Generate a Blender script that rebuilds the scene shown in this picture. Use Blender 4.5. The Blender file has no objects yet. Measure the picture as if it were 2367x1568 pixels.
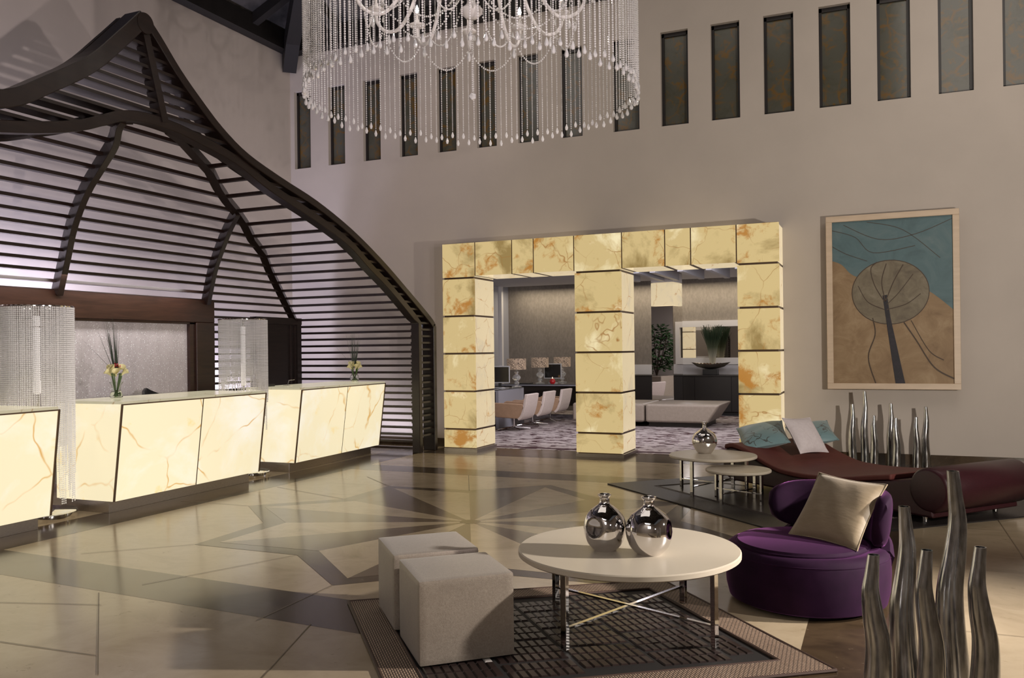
import bpy, math, random
from mathutils import Vector, Matrix, noise
R = math.radians
PI = math.pi
random.seed(7)
S = bpy.context.scene
COL = S.collection

# ------------------------------------------------------------------ camera
def make_camera():
    yaw, pitch, roll = R(23.479), R(0.11), R(-0.666)
    sy, cy = math.sin(yaw), math.cos(yaw)
    fw = Vector((-sy*math.cos(pitch), cy*math.cos(pitch), math.sin(pitch)))
    r = Vector((cy, sy, 0)); u = r.cross(fw)
    r2 = r*math.cos(roll)+u*math.sin(roll); u2 = u*math.cos(roll)-r*math.sin(roll)
    cam = bpy.data.cameras.new('camera'); o = bpy.data.objects.new('camera', cam); COL.objects.link(o)
    m = Matrix((r2, u2, -fw)).transposed().to_4x4(); m.translation = Vector((0, 0, 1.5))
    o.matrix_world = m
    cam.sensor_width = 36; cam.lens = 1963.0/2367*36; cam.shift_y = (805.6-784)/2367
    cam.clip_start = .05; cam.clip_end = 100
    S.camera = o
make_camera()

# ------------------------------------------------------------------ world, lights, exposure
w = bpy.data.worlds.new('world'); S.world = w; w.use_nodes = True
w.node_tree.nodes['Background'].inputs[0].default_value = (.80, .78, .80, 1)
w.node_tree.nodes['Background'].inputs[1].default_value = .07
vs = S.view_settings
S.display_settings.display_device = 'sRGB'
vs.view_transform = 'Standard'; vs.look = 'None'; vs.gamma = 1; vs.exposure = 0.0
try: vs.use_curve_mapping = False
except Exception: pass

def lamp(name, kind, loc, power, col=(1, 1, 1), target=None, size=.2, size_y=None, angle=None, blend=.5):
    l = bpy.data.lights.new(name, kind); l.energy = power; l.color = col
    if kind == 'AREA':
        l.size = size
        if size_y: l.shape = 'RECTANGLE'; l.size_y = size_y
    else:
        l.shadow_soft_size = size
    if kind == 'SPOT':
        l.spot_size = angle; l.spot_blend = blend
    o = bpy.data.objects.new(name, l); COL.objects.link(o); o.location = loc
    if target is not None:
        d = Vector(target)-Vector(loc)
        o.rotation_euler = d.to_track_quat('-Z', 'Y').to_euler()
    return o
WARM = (1, .90, .80)
lamp('key_spot', 'SPOT', (4.2, 5.8, 2.7), 2700, (1, .92, .84), (-1.9, 4.3, .3), .09, angle=R(54), blend=.75)
lamp('chair_spot', 'SPOT', (3.0, 4.3, 1.6), 460, (1, .93, .86), (-.35, 5.2, .4), .06, angle=R(30), blend=.5)
lamp('rear_fill', 'AREA', (-.5, -1.2, 5.6), 105, (1, .97, .95), (-.5, -3.4, 2.0), 3)  # added out of view, brightens the rear wall for reflections and bounce
lamp('front_fill', 'AREA', (.6, -1.6, 3.2), 38, (1, .95, .92), (-1.0, 4.2, .4), 1.6)
lamp('wall_spot', 'SPOT', (2.6, 5.2, 1.55), 720, (1, .92, .82), (-.6, 11.8, 3.2), .06, angle=R(100), blend=.8)
lamp('pavilion_spot', 'SPOT', (1.5, 1.8, 1.45), 520, (1, .88, .90), (-7.6, 8.6, 3.3), .05, angle=R(50), blend=.6)
lamp('upper_spot', 'SPOT', (2.0, 2.65, 2.4), 720, (1, .88, .89), (-8.0, 8.2, 4.6), .05, angle=R(50), blend=.7)
lamp('ceiling_wash', 'AREA', (-3.2, 6.2, 8.4), 70, WARM, (-3.2, 6.2, 0), 5)
lamp('wall_fill', 'AREA', (1.6, 8.3, 6.4), 55, WARM, (1.2, 11.8, 4.2), 2.5)
lamp('wall_fill', 'AREA', (-5.2, 9.0, 6.35), 20, (1, .90, .84), (-5.6, 11.8, 4.0), 2)  # added, no such fixture; lifts the left part of the portal wall
for i, y in enumerate((2.6, 6.2, 9.6)):
    lamp('lattice_uplight', 'AREA', (-8.72, y, .35 if i == 2 else 1.5), 105 if i else 55, (.74, .73, 1), (-9.2, y, 3.4 if i != 2 else 2.2), 2.6 if i < 2 else 1.4, .25)
lamp('panel_fill', 'AREA', (-7.95, 5.9, 2.35), 26, (1, .93, .92), (-8.35, 5.9, 1.2), 5.0, .12)  # added light without a fixture, brightens the crystal panel
lamp('end_uplight', 'AREA', (-7.6, 11.35, .15), 12, (.85, .82, 1), (-7.7, 11.8, 1.8), 1.6, .2)
lamp('lounge_cove', 'AREA', (-4.8, 19.2, 2.97), 70, (1, .86, .62), (-4.8, 19.42, 0), 7, .12)
lamp('lounge_fill', 'AREA', (-4.4, 13.7, 2.98), 115, (.97, .93, 1), (-4.6, 14.4, 0), 3.2, 1.4)
lamp('lounge_side', 'AREA', (-1.2, 14.0, 2.5), 60, (1, .94, .92), (-5.5, 16.5, .5), 1.2)

# ------------------------------------------------------------------ materials
def newmat(name):
    m = bpy.data.materials.new(name); m.use_nodes = True
    nt = m.node_tree
    return m, nt, nt.nodes['Principled BSDF']
def c4(c): return (c[0], c[1], c[2], 1)
def setin(b, **kw):
    names = dict(rough='Roughness', metal='Metallic', spec='Specular IOR Level', trans='Transmission Weight', ior='IOR', sheen='Sheen Weight',
                 sheen_r='Sheen Roughness', sheen_t='Sheen Tint', coat='Coat Weight', coat_r='Coat Roughness', aniso='Anisotropic', em='Emission Strength', emc='Emission Color', alpha='Alpha')
    for k, v in kw.items():
        if isinstance(v, tuple) and len(v) == 3: v = c4(v)
        b.inputs[names[k]].default_value = v
def L(nt, a, b): nt.links.new(a, b)
def coords(nt, scale=(1, 1, 1), rnd=False, kind='Object'):
    tc = nt.nodes.new('ShaderNodeTexCoord'); mp = nt.nodes.new('ShaderNodeMapping'); mp.inputs['Scale'].default_value = scale
    L(nt, tc.outputs[kind], mp.inputs['Vector'])
    if rnd:
        oi = nt.nodes.new('ShaderNodeObjectInfo'); mu = nt.nodes.new('ShaderNodeMath'); mu.operation = 'MULTIPLY'; mu.inputs[1].default_value = 37
        L(nt, oi.outputs['Random'], mu.inputs[0]); L(nt, mu.outputs[0], mp.inputs['Location'])
    return mp.outputs['Vector']
def noi(nt, vec, scale, detail=4, rough=.55, dist=0):
    n = nt.nodes.new('ShaderNodeTexNoise'); n.inputs['Scale'].default_value = scale; n.inputs['Detail'].default_value = detail
    n.inputs['Roughness'].default_value = rough; n.inputs['Distortion'].default_value = dist
    L(nt, vec, n.inputs['Vector']); return n
def ramp(nt, fac, stops, interp='LINEAR'):
    r = nt.nodes.new('ShaderNodeValToRGB'); r.color_ramp.interpolation = interp
    e = r.color_ramp.elements
    while len(e) < len(stops): e.new(.5)
    for i, (p, c) in enumerate(stops):
        e[i].position = p; e[i].color = c4(c) if not isinstance(c, (int, float)) else (c, c, c, 1)
    L(nt, fac, r.inputs[0]); return r.outputs[0]
def mix(nt, fac, a, b, mode='MIX'):
    m = nt.nodes.new('ShaderNodeMix'); m.data_type = 'RGBA'; m.blend_type = mode
    for s, v in ((0, fac), (6, a), (7, b)):
        if hasattr(v, 'links'): L(nt, v, m.inputs[s])
        elif isinstance(v, (int, float)): m.inputs[s].default_value = v
        else: m.inputs[s].default_value = c4(v)
    return m.outputs[2]
def bump(nt, b, h, strength=.2, dist=.01):
    n = nt.nodes.new('ShaderNodeBump'); n.inputs['Strength'].default_value = strength; n.inputs['Distance'].default_value = dist
    L(nt, h, n.inputs['Height']); L(nt, n.outputs[0], b.inputs['Normal'])
def plain(name, col, **kw):
    m, nt, b = newmat(name); b.inputs['Base Color'].default_value = c4(col); setin(b, **kw); return m
def noisy(name, c1, c2, scale, stretch=(1, 1, 1), bumps=0, bdist=.005, lo=.3, hi=.7, detail=5, **kw):
    m, nt, b = newmat(name); v = coords(nt, stretch)
    n = noi(nt, v, scale, detail)
    L(nt, ramp(nt, n.outputs['Fac'], [(lo, c1), (hi, c2)]), b.inputs['Base Color']); setin(b, **kw)
    if bumps: bump(nt, b, n.outputs['Fac'], bumps, bdist)
    return m
def onyx(name, c1, c2, c3, vein, strength, scale, vscale, vwidth=.02, blotch=.62, dark=.8, hot=None):
    m, nt, b = newmat(name)
    v = coords(nt, (1, 1, 1), True)
    d = noi(nt, v, 1.4*scale, 3)
    vv = nt.nodes.new('ShaderNodeVectorMath'); vv.operation = 'MULTIPLY_ADD'; vv.inputs[1].default_value = (.45/scale,)*3
    L(nt, d.outputs['Color'], vv.inputs[0]); L(nt, v, vv.inputs[2])
    n1 = noi(nt, v, scale, 6, .6, .4)
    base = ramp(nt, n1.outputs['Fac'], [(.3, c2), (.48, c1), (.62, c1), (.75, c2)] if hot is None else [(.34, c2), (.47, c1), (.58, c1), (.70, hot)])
    n2 = noi(nt, vv.outputs[0], scale*1.9, 7, .65)
    base = mix(nt, ramp(nt, n2.outputs['Fac'], [(blotch, 0), (blotch+.09, .9)]), base, c3)
    vo = nt.nodes.new('ShaderNodeTexVoronoi'); vo.feature = 'DISTANCE_TO_EDGE'; vo.inputs['Scale'].default_value = vscale
    L(nt, vv.outputs[0], vo.inputs['Vector'])
    vm = ramp(nt, vo.outputs['Distance'], [(0, .95), (vwidth*.35, .55), (vwidth, 0)])
    n3 = noi(nt, v, scale*1.3+.7, 2)
    vmk = mix(nt, 1.0, vm, ramp(nt, n3.outputs['Fac'], [(.42, 0), (.62, 1)]), 'MULTIPLY')
    colr = mix(nt, vmk, base, vein)
    L(nt, colr, b.inputs['Emission Color']); L(nt, mix(nt, dark, colr, (.02, .015, .01)), b.inputs['Base Color'])
    setin(b, em=strength, rough=.18)
    return m
def marble(name, c1, c2, c3, scale, speck, rough):
    m, nt, b = newmat(name); v = coords(nt, (1, 1.35, 1))
    n1 = noi(nt, v, scale, 7, .62, .6)
    base = ramp(nt, n1.outputs['Fac'], [(.3, c2), (.52, c1), (.72, c2)])
    d = noi(nt, v, 2.2, 4)
    vv = nt.nodes.new('ShaderNodeVectorMath'); vv.operation = 'MULTIPLY_ADD'; vv.inputs[1].default_value = (.5, .5, .5)
    L(nt, d.outputs['Color'], vv.inputs[0]); L(nt, v, vv.inputs[2])
    n2 = noi(nt, vv.outputs[0], 9, 8, .7)
    base = mix(nt, ramp(nt, n2.outputs['Fac'], [(speck, 0), (speck+.1, .8)]), base, c3)
    L(nt, base, b.inputs['Base Color']); setin(b, rough=rough, spec=.42)
    r = ramp(nt, n1.outputs['Fac'], [(.2, rough*.8), (.8, rough*1.25)]); L(nt, r, b.inputs['Roughness'])
    return m

def woodmat(name, c1, c2, rough=.3):
    m, nt, b = newmat(name); v = coords(nt, (9, .9, 9))
    n = noi(nt, v, 2.2, 6, .6, 1.2)
    L(nt, ramp(nt, n.outputs['Fac'], [(.3, c1), (.7, c2)]), b.inputs['Base Color']); setin(b, rough=rough)
    return m
def brickbump(name, c1, c2, cm, scale, bw, bh, mortar, strength, dist, stretch=(1, 1, 1), off=.5, **kw):
    m, nt, b = newmat(name); v = coords(nt, stretch)
    t = nt.nodes.new('ShaderNodeTexBrick'); t.inputs['Scale'].default_value = scale
    t.inputs['Color1'].default_value = c4(c1); t.inputs['Color2'].default_value = c4(c2); t.inputs['Mortar'].default_value = c4(cm)
    t.inputs['Brick Width'].default_value = bw; t.inputs['Row Height'].default_value = bh; t.inputs['Mortar Size'].default_value = mortar; t.offset = off
    t.inputs['Mortar Smooth'].default_value = .4
    L(nt, v, t.inputs['Vector']); L(nt, t.outputs['Color'], b.inputs['Base Color'])
    iv = nt.nodes.new('ShaderNodeMath'); iv.operation = 'SUBTRACT'; iv.inputs[0].default_value = 1; L(nt, t.outputs['Fac'], iv.inputs[1])
    bump(nt, b, iv.outputs[0], strength, dist); setin(b, **kw)
    return m

PLASTER = noisy('plaster', (.47, .415, .37), (.51, .45, .40), 1.3, bumps=.04, bdist=.01, rough=.75, spec=.25)
DARKWOOD = woodmat('dark_stained_timber', (.010, .006, .005), (.022, .0125, .0095), .33)
RIBWOOD = woodmat('brown_stained_timber', (.014, .007, .0055), (.028, .015, .0115), .3)
FRAMEWOOD = woodmat('polished_walnut', (.026, .0115, .008), (.052, .023, .015), .28)
ROOFWOOD = woodmat('roof_timber', (.004, .003, .0025), (.009, .006, .005), .6)
ROOFBOARD = noisy('roof_boarding', (.012, .011, .011), (.17, .15, .14), 1.1, (1, 1, 1), rough=.6, lo=.42, hi=.78)
ONYX_DESK = onyx('backlit_onyx_cream', (.96, .84, .56), (1, .93, .77), (.98, .72, .28), (.70, .36, .05), .90, 1.1, 1.25, .016, .615)
ONYX_DESK2 = onyx('backlit_onyx_ivory', (1, .84, .58), (1, .88, .72), (1, .70, .32), (.80, .33, .045), .95, .8, 1.4, .026, .68)
ONYX_PORTAL = onyx('backlit_onyx_honey', (.70, .535, .25), (.34, .235, .085), (.48, .20, .03), (.38, .17, .04), .81, 1.3, 2.0, .011, .555, .8, (1.0, .87, .54))  # stone variation, widened with painted bright patches to suggest lamp spots inside
ONYX_PORTAL_PALE = onyx('backlit_onyx_pale', (.86, .70, .44), (.72, .60, .42), (.70, .40, .14), (.55, .28, .10), .72, 2.2, 2.0, .016, .63)
ONYX_UNLIT = onyx('unlit_onyx', (.085, .083, .066), (.06, .058, .038), (.15, .085, .02), (.16, .085, .02), .0, 3.2, 4.5, .09, .55, 0)
BRONZE = plain('bronze_strip', (.16, .11, .075), metal=.8, rough=.35)
STEEL = noisy('brushed_steel', (.42, .38, .36), (.56, .52, .48), 30, (1, 1, 12), metal=1, rough=.32)
CHROME = plain('chrome', (.72, .70, .68), metal=1, rough=.06)
SILVER = plain('silvered_glass', (.78, .76, .76), metal=1, rough=.045)
MIRROR = plain('mirror', (.80, .78, .75), metal=1, rough=.015)
LIGHT_MARBLE = marble('cream_marble', (.385, .308, .208), (.30, .232, .148), (.18, .12, .06), 1.6, .625, .16)
BROWN_MARBLE = marble('brown_marble', (.070, .046, .026), (.038, .025, .015), (.19, .145, .10), 3.2, .63, .16)
STAR_MARBLE = marble('tan_marble', (.135, .098, .066), (.105, .074, .049), (.075, .05, .033), 2.6, .62, .15)
GROUT = plain('floor_joint', (.12, .085, .05), rough=.4)
def carpetmat():
    m, nt, b = newmat('patterned_carpet'); v = coords(nt, (3.4, 8.5, 1))
    d = noi(nt, v, .9, 3)
    vv = nt.nodes.new('ShaderNodeVectorMath'); vv.operation = 'MULTIPLY_ADD'; vv.inputs[1].default_value = (.9, .9, .9)
    L(nt, d.outputs['Color'], vv.inputs[0]); L(nt, v, vv.inputs[2])
    n = noi(nt, vv.outputs[0], 1.5, 2, .5)
    L(nt, ramp(nt, n.outputs['Fac'], [(.43, (.050, .022, .027)), (.46, (.36, .315, .315))]), b.inputs['Base Color']); setin(b, rough=.95, spec=.1)
    return m
CARPET = carpetmat()
CARPET_EDGE = plain('carpet_binding', (.05, .014, .022), rough=.9)
WALLPAPER = noisy('grasscloth', (.18, .156, .138), (.225, .197, .176), 26, (1, 1, .5), rough=.75, lo=.35, hi=.65)
WHITE_PAINT = plain('white_paint', (.62, .60, .62), rough=.55)
CEIL_PAINT = plain('lounge_ceiling_paint', (.50, .50, .56), rough=.7)
GREY_PANEL = plain('grey_panel', (.32, .32, .37), rough=.4)
BLACKWOOD = plain('black_oak', (.014, .011, .011), rough=.4)
BLACK = plain('black_plastic', (.012, .012, .013), rough=.35)
SCREEN = plain('dark_screen', (.008, .007, .007), rough=.12)
GREYPL = plain('silver_plastic', (.45, .45, .47), rough=.35)
CREAM_LACQ = noisy('cream_lacquer', (.60, .53, .43), (.56, .49, .39), 1.5, rough=.32)
CREAM_EDGE = plain('cream_lacquer_edge', (.52, .45, .35), rough=.3)
def velvet():
    m, nt, b = newmat('purple_velvet'); v = coords(nt)
    n = noi(nt, v, 7, 4)
    L(nt, ramp(nt, n.outputs['Fac'], [(.3, (.012, .002, .013)), (.7, (.021, .004, .022))]), b.inputs['Base Color'])
    setin(b, rough=.8, spec=.15, sheen=.33, sheen_r=.30, sheen_t=(.64, .20, .66)); return m
VELVET = velvet()
VELVET_PIPE = plain('purple_piping', (.03, .008, .03), rough=.8, sheen=.2)
def weave(name, c1, c2, scale, b_s, **kw):
    m, nt, b = newmat(name); v = coords(nt)
    wv = nt.nodes.new('ShaderNodeTexWave'); wv.wave_type = 'BANDS'; wv.bands_direction = 'Z'; wv.inputs['Scale'].default_value = scale; wv.inputs['Distortion'].default_value = 1.5
    L(nt, v, wv.inputs['Vector'])
    n = noi(nt, v, 240, 2); n2 = noi(nt, v, 5, 3)
    f = mix(nt, .6, noi(nt, v, 95, 2).outputs['Fac'], n.outputs['Fac'])
    L(nt, mix(nt, ramp(nt, n2.outputs['Fac'], [(.3, 0), (.7, .35)]), ramp(nt, f, [(.25, c1), (.75, c2)]), c1), b.inputs['Base Color'])
    bump(nt, b, f, b_s, .003); setin(b, **kw); return m
LAME = weave('metallic_weave', (.25, .205, .165), (.46, .39, .32), 150, .35, rough=.42, metal=.35, sheen=.2)
SATIN = noisy('beige_satin', (.235, .175, .105), (.29, .22, .14), 9, (1, 3, 1), bumps=.35, bdist=.006, rough=.5, sheen=.25)
WHITE_CLOTH = noisy('pale_cloth', (.52, .46, .47), (.58, .52, .53), 30, bumps=.1, bdist=.002, rough=.7)
def tealmat():
    m, nt, b = newmat('teal_branch_print'); v = coords(nt)
    d = noi(nt, v, 6, 2)
    vv = nt.nodes.new('ShaderNodeVectorMath'); vv.operation = 'MULTIPLY_ADD'; vv.inputs[1].default_value = (.22, .22, .22)
    L(nt, d.outputs['Color'], vv.inputs[0]); L(nt, v, vv.inputs[2])
    vo = nt.nodes.new('ShaderNodeTexVoronoi'); vo.feature = 'DISTANCE_TO_EDGE'; vo.inputs['Scale'].default_value = 6; L(nt, vv.outputs[0], vo.inputs['Vector'])
    n = noi(nt, v, 7, 2)
    k = mix(nt, 1, ramp(nt, vo.outputs['Distance'], [(.012, 1), (.035, 0)]), ramp(nt, n.outputs['Fac'], [(.47, 0), (.53, 1)]), 'MULTIPLY')
    L(nt, mix(nt, k, (.135, .225, .24), (.045, .045, .04)), b.inputs['Base Color']); setin(b, rough=.45, sheen=.3); return m
TEAL = tealmat()
LEATHER = noisy('maroon_leather', (.022, .004, .0065), (.030, .0055, .009), 40, bumps=.08, bdist=.002, rough=.36)
SUEDE = noisy('maroon_mattress', (.090, .023, .019), (.110, .029, .024), 8, bumps=.05, bdist=.003, rough=.55, spec=.3)
BENCH = noisy('beige_leather', (.29, .245, .205), (.34, .285, .24), 20, bumps=.05, rough=.38)
TAN = noisy('tan_leather', (.40, .26, .17), (.46, .30, .20), 15, rough=.5)
PALE_FABRIC = noisy('pale_fabric', (.60, .51, .48), (.70, .61, .58), 50, rough=.8)
RUG_CELL = noisy('chocolate_hide', (.017, .0105, .0095), (.030, .018, .016), 5, rough=.33, spec=.35)
RUG_BASE = plain('rug_backing', (.008, .006, .006), rough=.7)
RUG_CANE = brickbump('cane_border', (.42, .30, .215), (.36, .25, .175), (.05, .032, .023), 1, .030, .012, .0036, .8, .004, rough=.6)
RUG_PIPE = plain('brown_suede_edge', (.062, .032, .022), rough=.6)
RUG_DARK = brickbump('dark_ribbed_border', (.020, .014, .013), (.026, .018, .016), (.006, .005, .005), 1, .9, .02, .005, 1, .006, rough=.45)
RUG_FIELD = brickbump('dark_leather_panels', (.030, .022, .021), (.024, .018, .017), (.06, .048, .044), 1, .9, .55, .006, .5, .003, rough=.33, off=0)
COWSPOT = plain('pale_hide_patch', (.5, .46, .43), rough=.5)
def silverleaf():
    m, nt, b = newmat('silver_leaf'); v = coords(nt, (5, 5, 1.2))
    n = noi(nt, v, 7, 6, .6); n2 = noi(nt, coords(nt, (60, 60, 1)), 2, 3)
    f = mix(nt, .3, n.outputs['Fac'], n2.outputs['Fac'])
    L(nt, ramp(nt, f, [(.34, (.26, .26, .265)), (.62, (.66, .66, .665))]), b.inputs['Base Color'])
    setin(b, metal=1, rough=.2); L(nt, ramp(nt, n.outputs['Fac'], [(.3, .10), (.7, .24)]), b.inputs['Roughness']); return m
SILVERLEAF = silverleaf()
def crystalmat(name, col, em, tr=.12):
    m, nt, b = newmat(name); b.inputs['Base Color'].default_value = c4(col); setin(b, rough=.04, spec=.9, trans=tr, ior=1.5, em=em, emc=(1, .93, .88)); return m
CRYSTAL = crystalmat('crystal', (.97, .95, .94), 0, .22)
LAMP_CRYSTAL = crystalmat('lamp_crystal', (.98, .97, .96), 0, .12)
DROP_CRYSTAL = crystalmat('drop_crystal', (.98, .97, .96), 0, .45)
def glassmat(name, tint=(1, 1, 1)):
    m, nt, b = newmat(name); b.inputs['Base Color'].default_value = c4(tint); setin(b, rough=.02, trans=1, ior=1.45); return m
LAMPGLASS = crystalmat('lamp_base_glass', (.95, .96, .97), 0, .85)
GLASS = glassmat('clear_glass', (.95, .98, .95))
ARMGLASS = crystalmat('milky_crystal', (.95, .91, .89), 0)
def emis(name, col, s):
    m, nt, b = newmat(name); b.inputs['Base Color'].default_value = c4(col); setin(b, em=s, emc=col); return m
BULB = emis('candle_bulb', (1, .92, .82), 85)
def shademat():
    m, nt, b = newmat('damask_shade'); v = coords(nt, (1, 1, 1))
    d = noi(nt, v, 9, 2)
    vv = nt.nodes.new('ShaderNodeVectorMath'); vv.operation = 'MULTIPLY_ADD'; vv.inputs[1].default_value = (.05, .05, .05)
    L(nt, d.outputs['Color'], vv.inputs[0]); L(nt, v, vv.inputs[2])
    vo = nt.nodes.new('ShaderNodeTexVoronoi'); vo.feature = 'F1'; vo.inputs['Scale'].default_value = 20; L(nt, vv.outputs[0], vo.inputs['Vector'])
    c = ramp(nt, vo.outputs['Distance'], [(.26, (.50, .37, .26)), (.40, (.06, .042, .035)), (.6, (.34, .25, .18))])
    L(nt, c, b.inputs['Base Color']); L(nt, c, b.inputs['Emission Color']); setin(b, em=.32, rough=.8); return m
DAMASK = shademat()
def rainmat():
    m, nt, b = newmat('crystal_studded_panel'); v = coords(nt)
    vo = nt.nodes.new('ShaderNodeTexVoronoi'); vo.feature = 'F1'; vo.inputs['Scale'].default_value = 34; L(nt, v, vo.inputs['Vector'])
    vo2 = nt.nodes.new('ShaderNodeTexVoronoi'); vo2.feature = 'F1'; vo2.inputs['Scale'].default_value = 60; L(nt, v, vo2.inputs['Vector'])
    n = noi(nt, coords(nt, (1, 4, .8)), 1.6, 6, .7)
    base = ramp(nt, n.outputs['Fac'], [(.25, (.52, .48, .48)), (.75, (.74, .69, .69))])
    base = mix(nt, ramp(nt, vo2.outputs['Distance'], [(.14, .8), (.22, 0)]), base, (.13, .115, .115))
    k = ramp(nt, vo.outputs['Distance'], [(.19, 1), (.25, 0)])
    L(nt, mix(nt, k, base, (1, 1, 1)), b.inputs['Base Color'])
    setin(b, rough=.48); bump(nt, b, k, .6, .006); return m
RAIN = rainmat()
GREEN = noisy('leaf_green', (.045, .10, .018), (.09, .17, .03), 20, rough=.45)
DARKGREEN = noisy('dark_grass', (.012, .026, .010), (.03, .05, .018), 20, rough=.5)
STEMWHITE = noisy('pale_stems', (.03, .06, .025), (.62, .60, .52), 1, rough=.6)
LILY = plain('cream_petals', (.85, .78, .42), rough=.5)
RED = plain('red_wax', (.45, .015, .02), rough=.35)
BALLS = noisy('brown_pods', (.06, .03, .018), (.12, .06, .03), 30, rough=.7)
OAK = noisy('pale_oak_frame', (.56, .43, .31), (.64, .50, .37), 4, (1, 1, 6), rough=.45)
def paint(name, c1, c2, c3, s):
    m, nt, b = newmat(name); v = coords(nt); n = noi(nt, v, s, 6, .65, .8)
    L(nt, ramp(nt, n.outputs['Fac'], [(.3, c2), (.5, c1), (.7, c3)]), b.inputs['Base Color']); setin(b, rough=.6); return m
ART_BLUE = paint('painted_teal_sky', (.088, .150, .165), (.07, .118, .13), (.125, .18, .188), 3)
ART_TAN = paint('painted_ochre_ground', (.27, .175, .09), (.20, .12, .058), (.35, .245, .14), 3.5)
ART_CROWN = paint('painted_olive_crown', (.17, .138, .09), (.115, .09, .06), (.23, .195, .135), 5)
ART_DARK = paint('painted_dark_trunk', (.012, .010, .015), (.03, .018, .03), (.008, .008, .012), 14)
ART_LINE = plain('painted_brown_line', (.06, .035, .02), rough=.6)

# ------------------------------------------------------------------ mesh builder
class MB:
    def __init__(s): s.v = []; s.f = []; s.m = []; s.sm = []
    def add(s, vs, fs, mi=0, smooth=False, M=None):
        o = len(s.v)
        for p in vs:
            p = Vector(p)
            if M is not None: p = M @ p
            s.v.append(p)
        for f in fs: s.f.append([o+i for i in f]); s.m.append(mi); s.sm.append(smooth)
        return s
    def box(s, a, b, mi=0, M=None):
        x0, y0, z0 = a; x1, y1, z1 = b
        return s.add([(x0, y0, z0), (x1, y0, z0), (x1, y1, z0), (x0, y1, z0), (x0, y0, z1), (x1, y0, z1), (x1, y1, z1), (x0, y1, z1)],
                     [(0, 3, 2, 1), (4, 5, 6, 7), (0, 1, 5, 4), (1, 2, 6, 5), (2, 3, 7, 6), (3, 0, 4, 7)], mi, False, M)
    def prism(s, poly, z0, z1, mi=0, M=None):
        n = len(poly)
        return s.add([(x, y, z0) for x, y in poly]+[(x, y, z1) for x, y in poly],
                     [tuple(range(n-1, -1, -1)), tuple(range(n, 2*n))]+[(i, (i+1) % n, n+(i+1) % n, n+i) for i in range(n)], mi, False, M)
    def lathe(s, prof, n=32, mi=0, M=None, closed=True, smooth=True):
        vs = []; fs = []
        for r, z in prof:
            for k in range(n):
                a = 2*PI*k/n; vs.append((r*math.cos(a), r*math.sin(a), z))
        for i in range(len(prof)-1):
            for k in range(n):
                k2 = (k+1) % n; fs.append((i*n+k, i*n+k2, (i+1)*n+k2, (i+1)*n+k))
        if closed:
            if prof[0][0] > 1e-6: fs.append(tuple(range(n-1, -1, -1)))
            if prof[-1][0] > 1e-6: fs.append(tuple((len(prof)-1)*n+k for k in range(n)))
        return s.add(vs, fs, mi, smooth, M)
    def tube(s, pts, r, n=8, mi=0, M=None, caps=True):
        pts = [Vector(p) for p in pts]; rs = r if isinstance(r, (list, tuple)) else [r]*len(pts)
        vs = []; fs = []; up = None
        for i, p in enumerate(pts):
            t = (pts[min(i+1, len(pts)-1)]-pts[max(i-1, 0)]).normalized()
            if up is None:
                up = Vector((0, 0, 1)) if abs(t.z) < .9 else Vector((1, 0, 0))
            a = (up-t*up.dot(t)).normalized(); up = a; b = t.cross(a)
            for k in range(n):
                q = 2*PI*k/n; vs.append(p+(a*math.cos(q)+b*math.sin(q))*rs[i])
        for i in range(len(pts)-1):
            for k in range(n):
                k2 = (k+1) % n; fs.append((i*n+k, i*n+k2, (i+1)*n+k2, (i+1)*n+k))
        if caps: fs += [tuple(range(n-1, -1, -1)), tuple((len(pts)-1)*n+k for k in range(n))]
        return s.add(vs, fs, mi, True, M)
    def sweep(s, pts, side, w, d, mi=0, M=None):
        """rectangular bar: d along the fixed direction side, w across it and the path"""
        pts = [Vector(p) for p in pts]; side = Vector(side); vs = []; fs = []
        for i, p in enumerate(pts):
            t = (pts[min(i+1, len(pts)-1)]-pts[max(i-1, 0)]).normalized()
            n = t.cross(side).normalized()
            ww = w[i] if isinstance(w, (list, tuple)) else w
            for a, b in ((-1, -1), (1, -1), (1, 1), (-1, 1)): vs.append(p+n*(a*ww/2)+side*(b*d/2))
        for i in range(len(pts)-1):
            for k in range(4):
                k2 = (k+1) % 4; fs.append((i*4+k, i*4+k2, (i+1)*4+k2, (i+1)*4+k))
        e = (len(pts)-1)*4
        fs += [(3, 2, 1, 0), (e, e+1, e+2, e+3)]
        return s.add(vs, fs, mi, False, M)
    def ico(s, c, r, mi=0, sz=1.0, M=None):
        t = (1+5**.5)/2; k = r/math.sqrt(1+t*t)
        V = [(-1, t, 0), (1, t, 0), (-1, -t, 0), (1, -t, 0), (0, -1, t), (0, 1, t), (0, -1, -t), (0, 1, -t), (t, 0, -1), (t, 0, 1), (-t, 0, -1), (-t, 0, 1)]
        F = [(0, 11, 5), (0, 5, 1), (0, 1, 7), (0, 7, 10), (0, 10, 11), (1, 5, 9), (5, 11, 4), (11, 10, 2), (10, 7, 6), (7, 1, 8), (3, 9, 4), (3, 4, 2), (3, 2, 6), (3, 6, 8), (3, 8, 9), (4, 9, 5), (2, 4, 11), (6, 2, 10), (8, 6, 7), (9, 8, 1)]
        return s.add([(c[0]+x*k, c[1]+y*k, c[2]+z*k*sz) for x, y, z in V], F, mi, False, M)
    def octa(s, c, r, mi=0, sz=1.0):
        x, y, z = c
        return s.add([(x+r, y, z), (x, y+r, z), (x-r, y, z), (x, y-r, z), (x, y, z+r*sz), (x, y, z-r*sz)],
                     [(0, 1, 4), (1, 2, 4), (2, 3, 4), (3, 0, 4), (1, 0, 5), (2, 1, 5), (3, 2, 5), (0, 3, 5)], mi)
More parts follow.
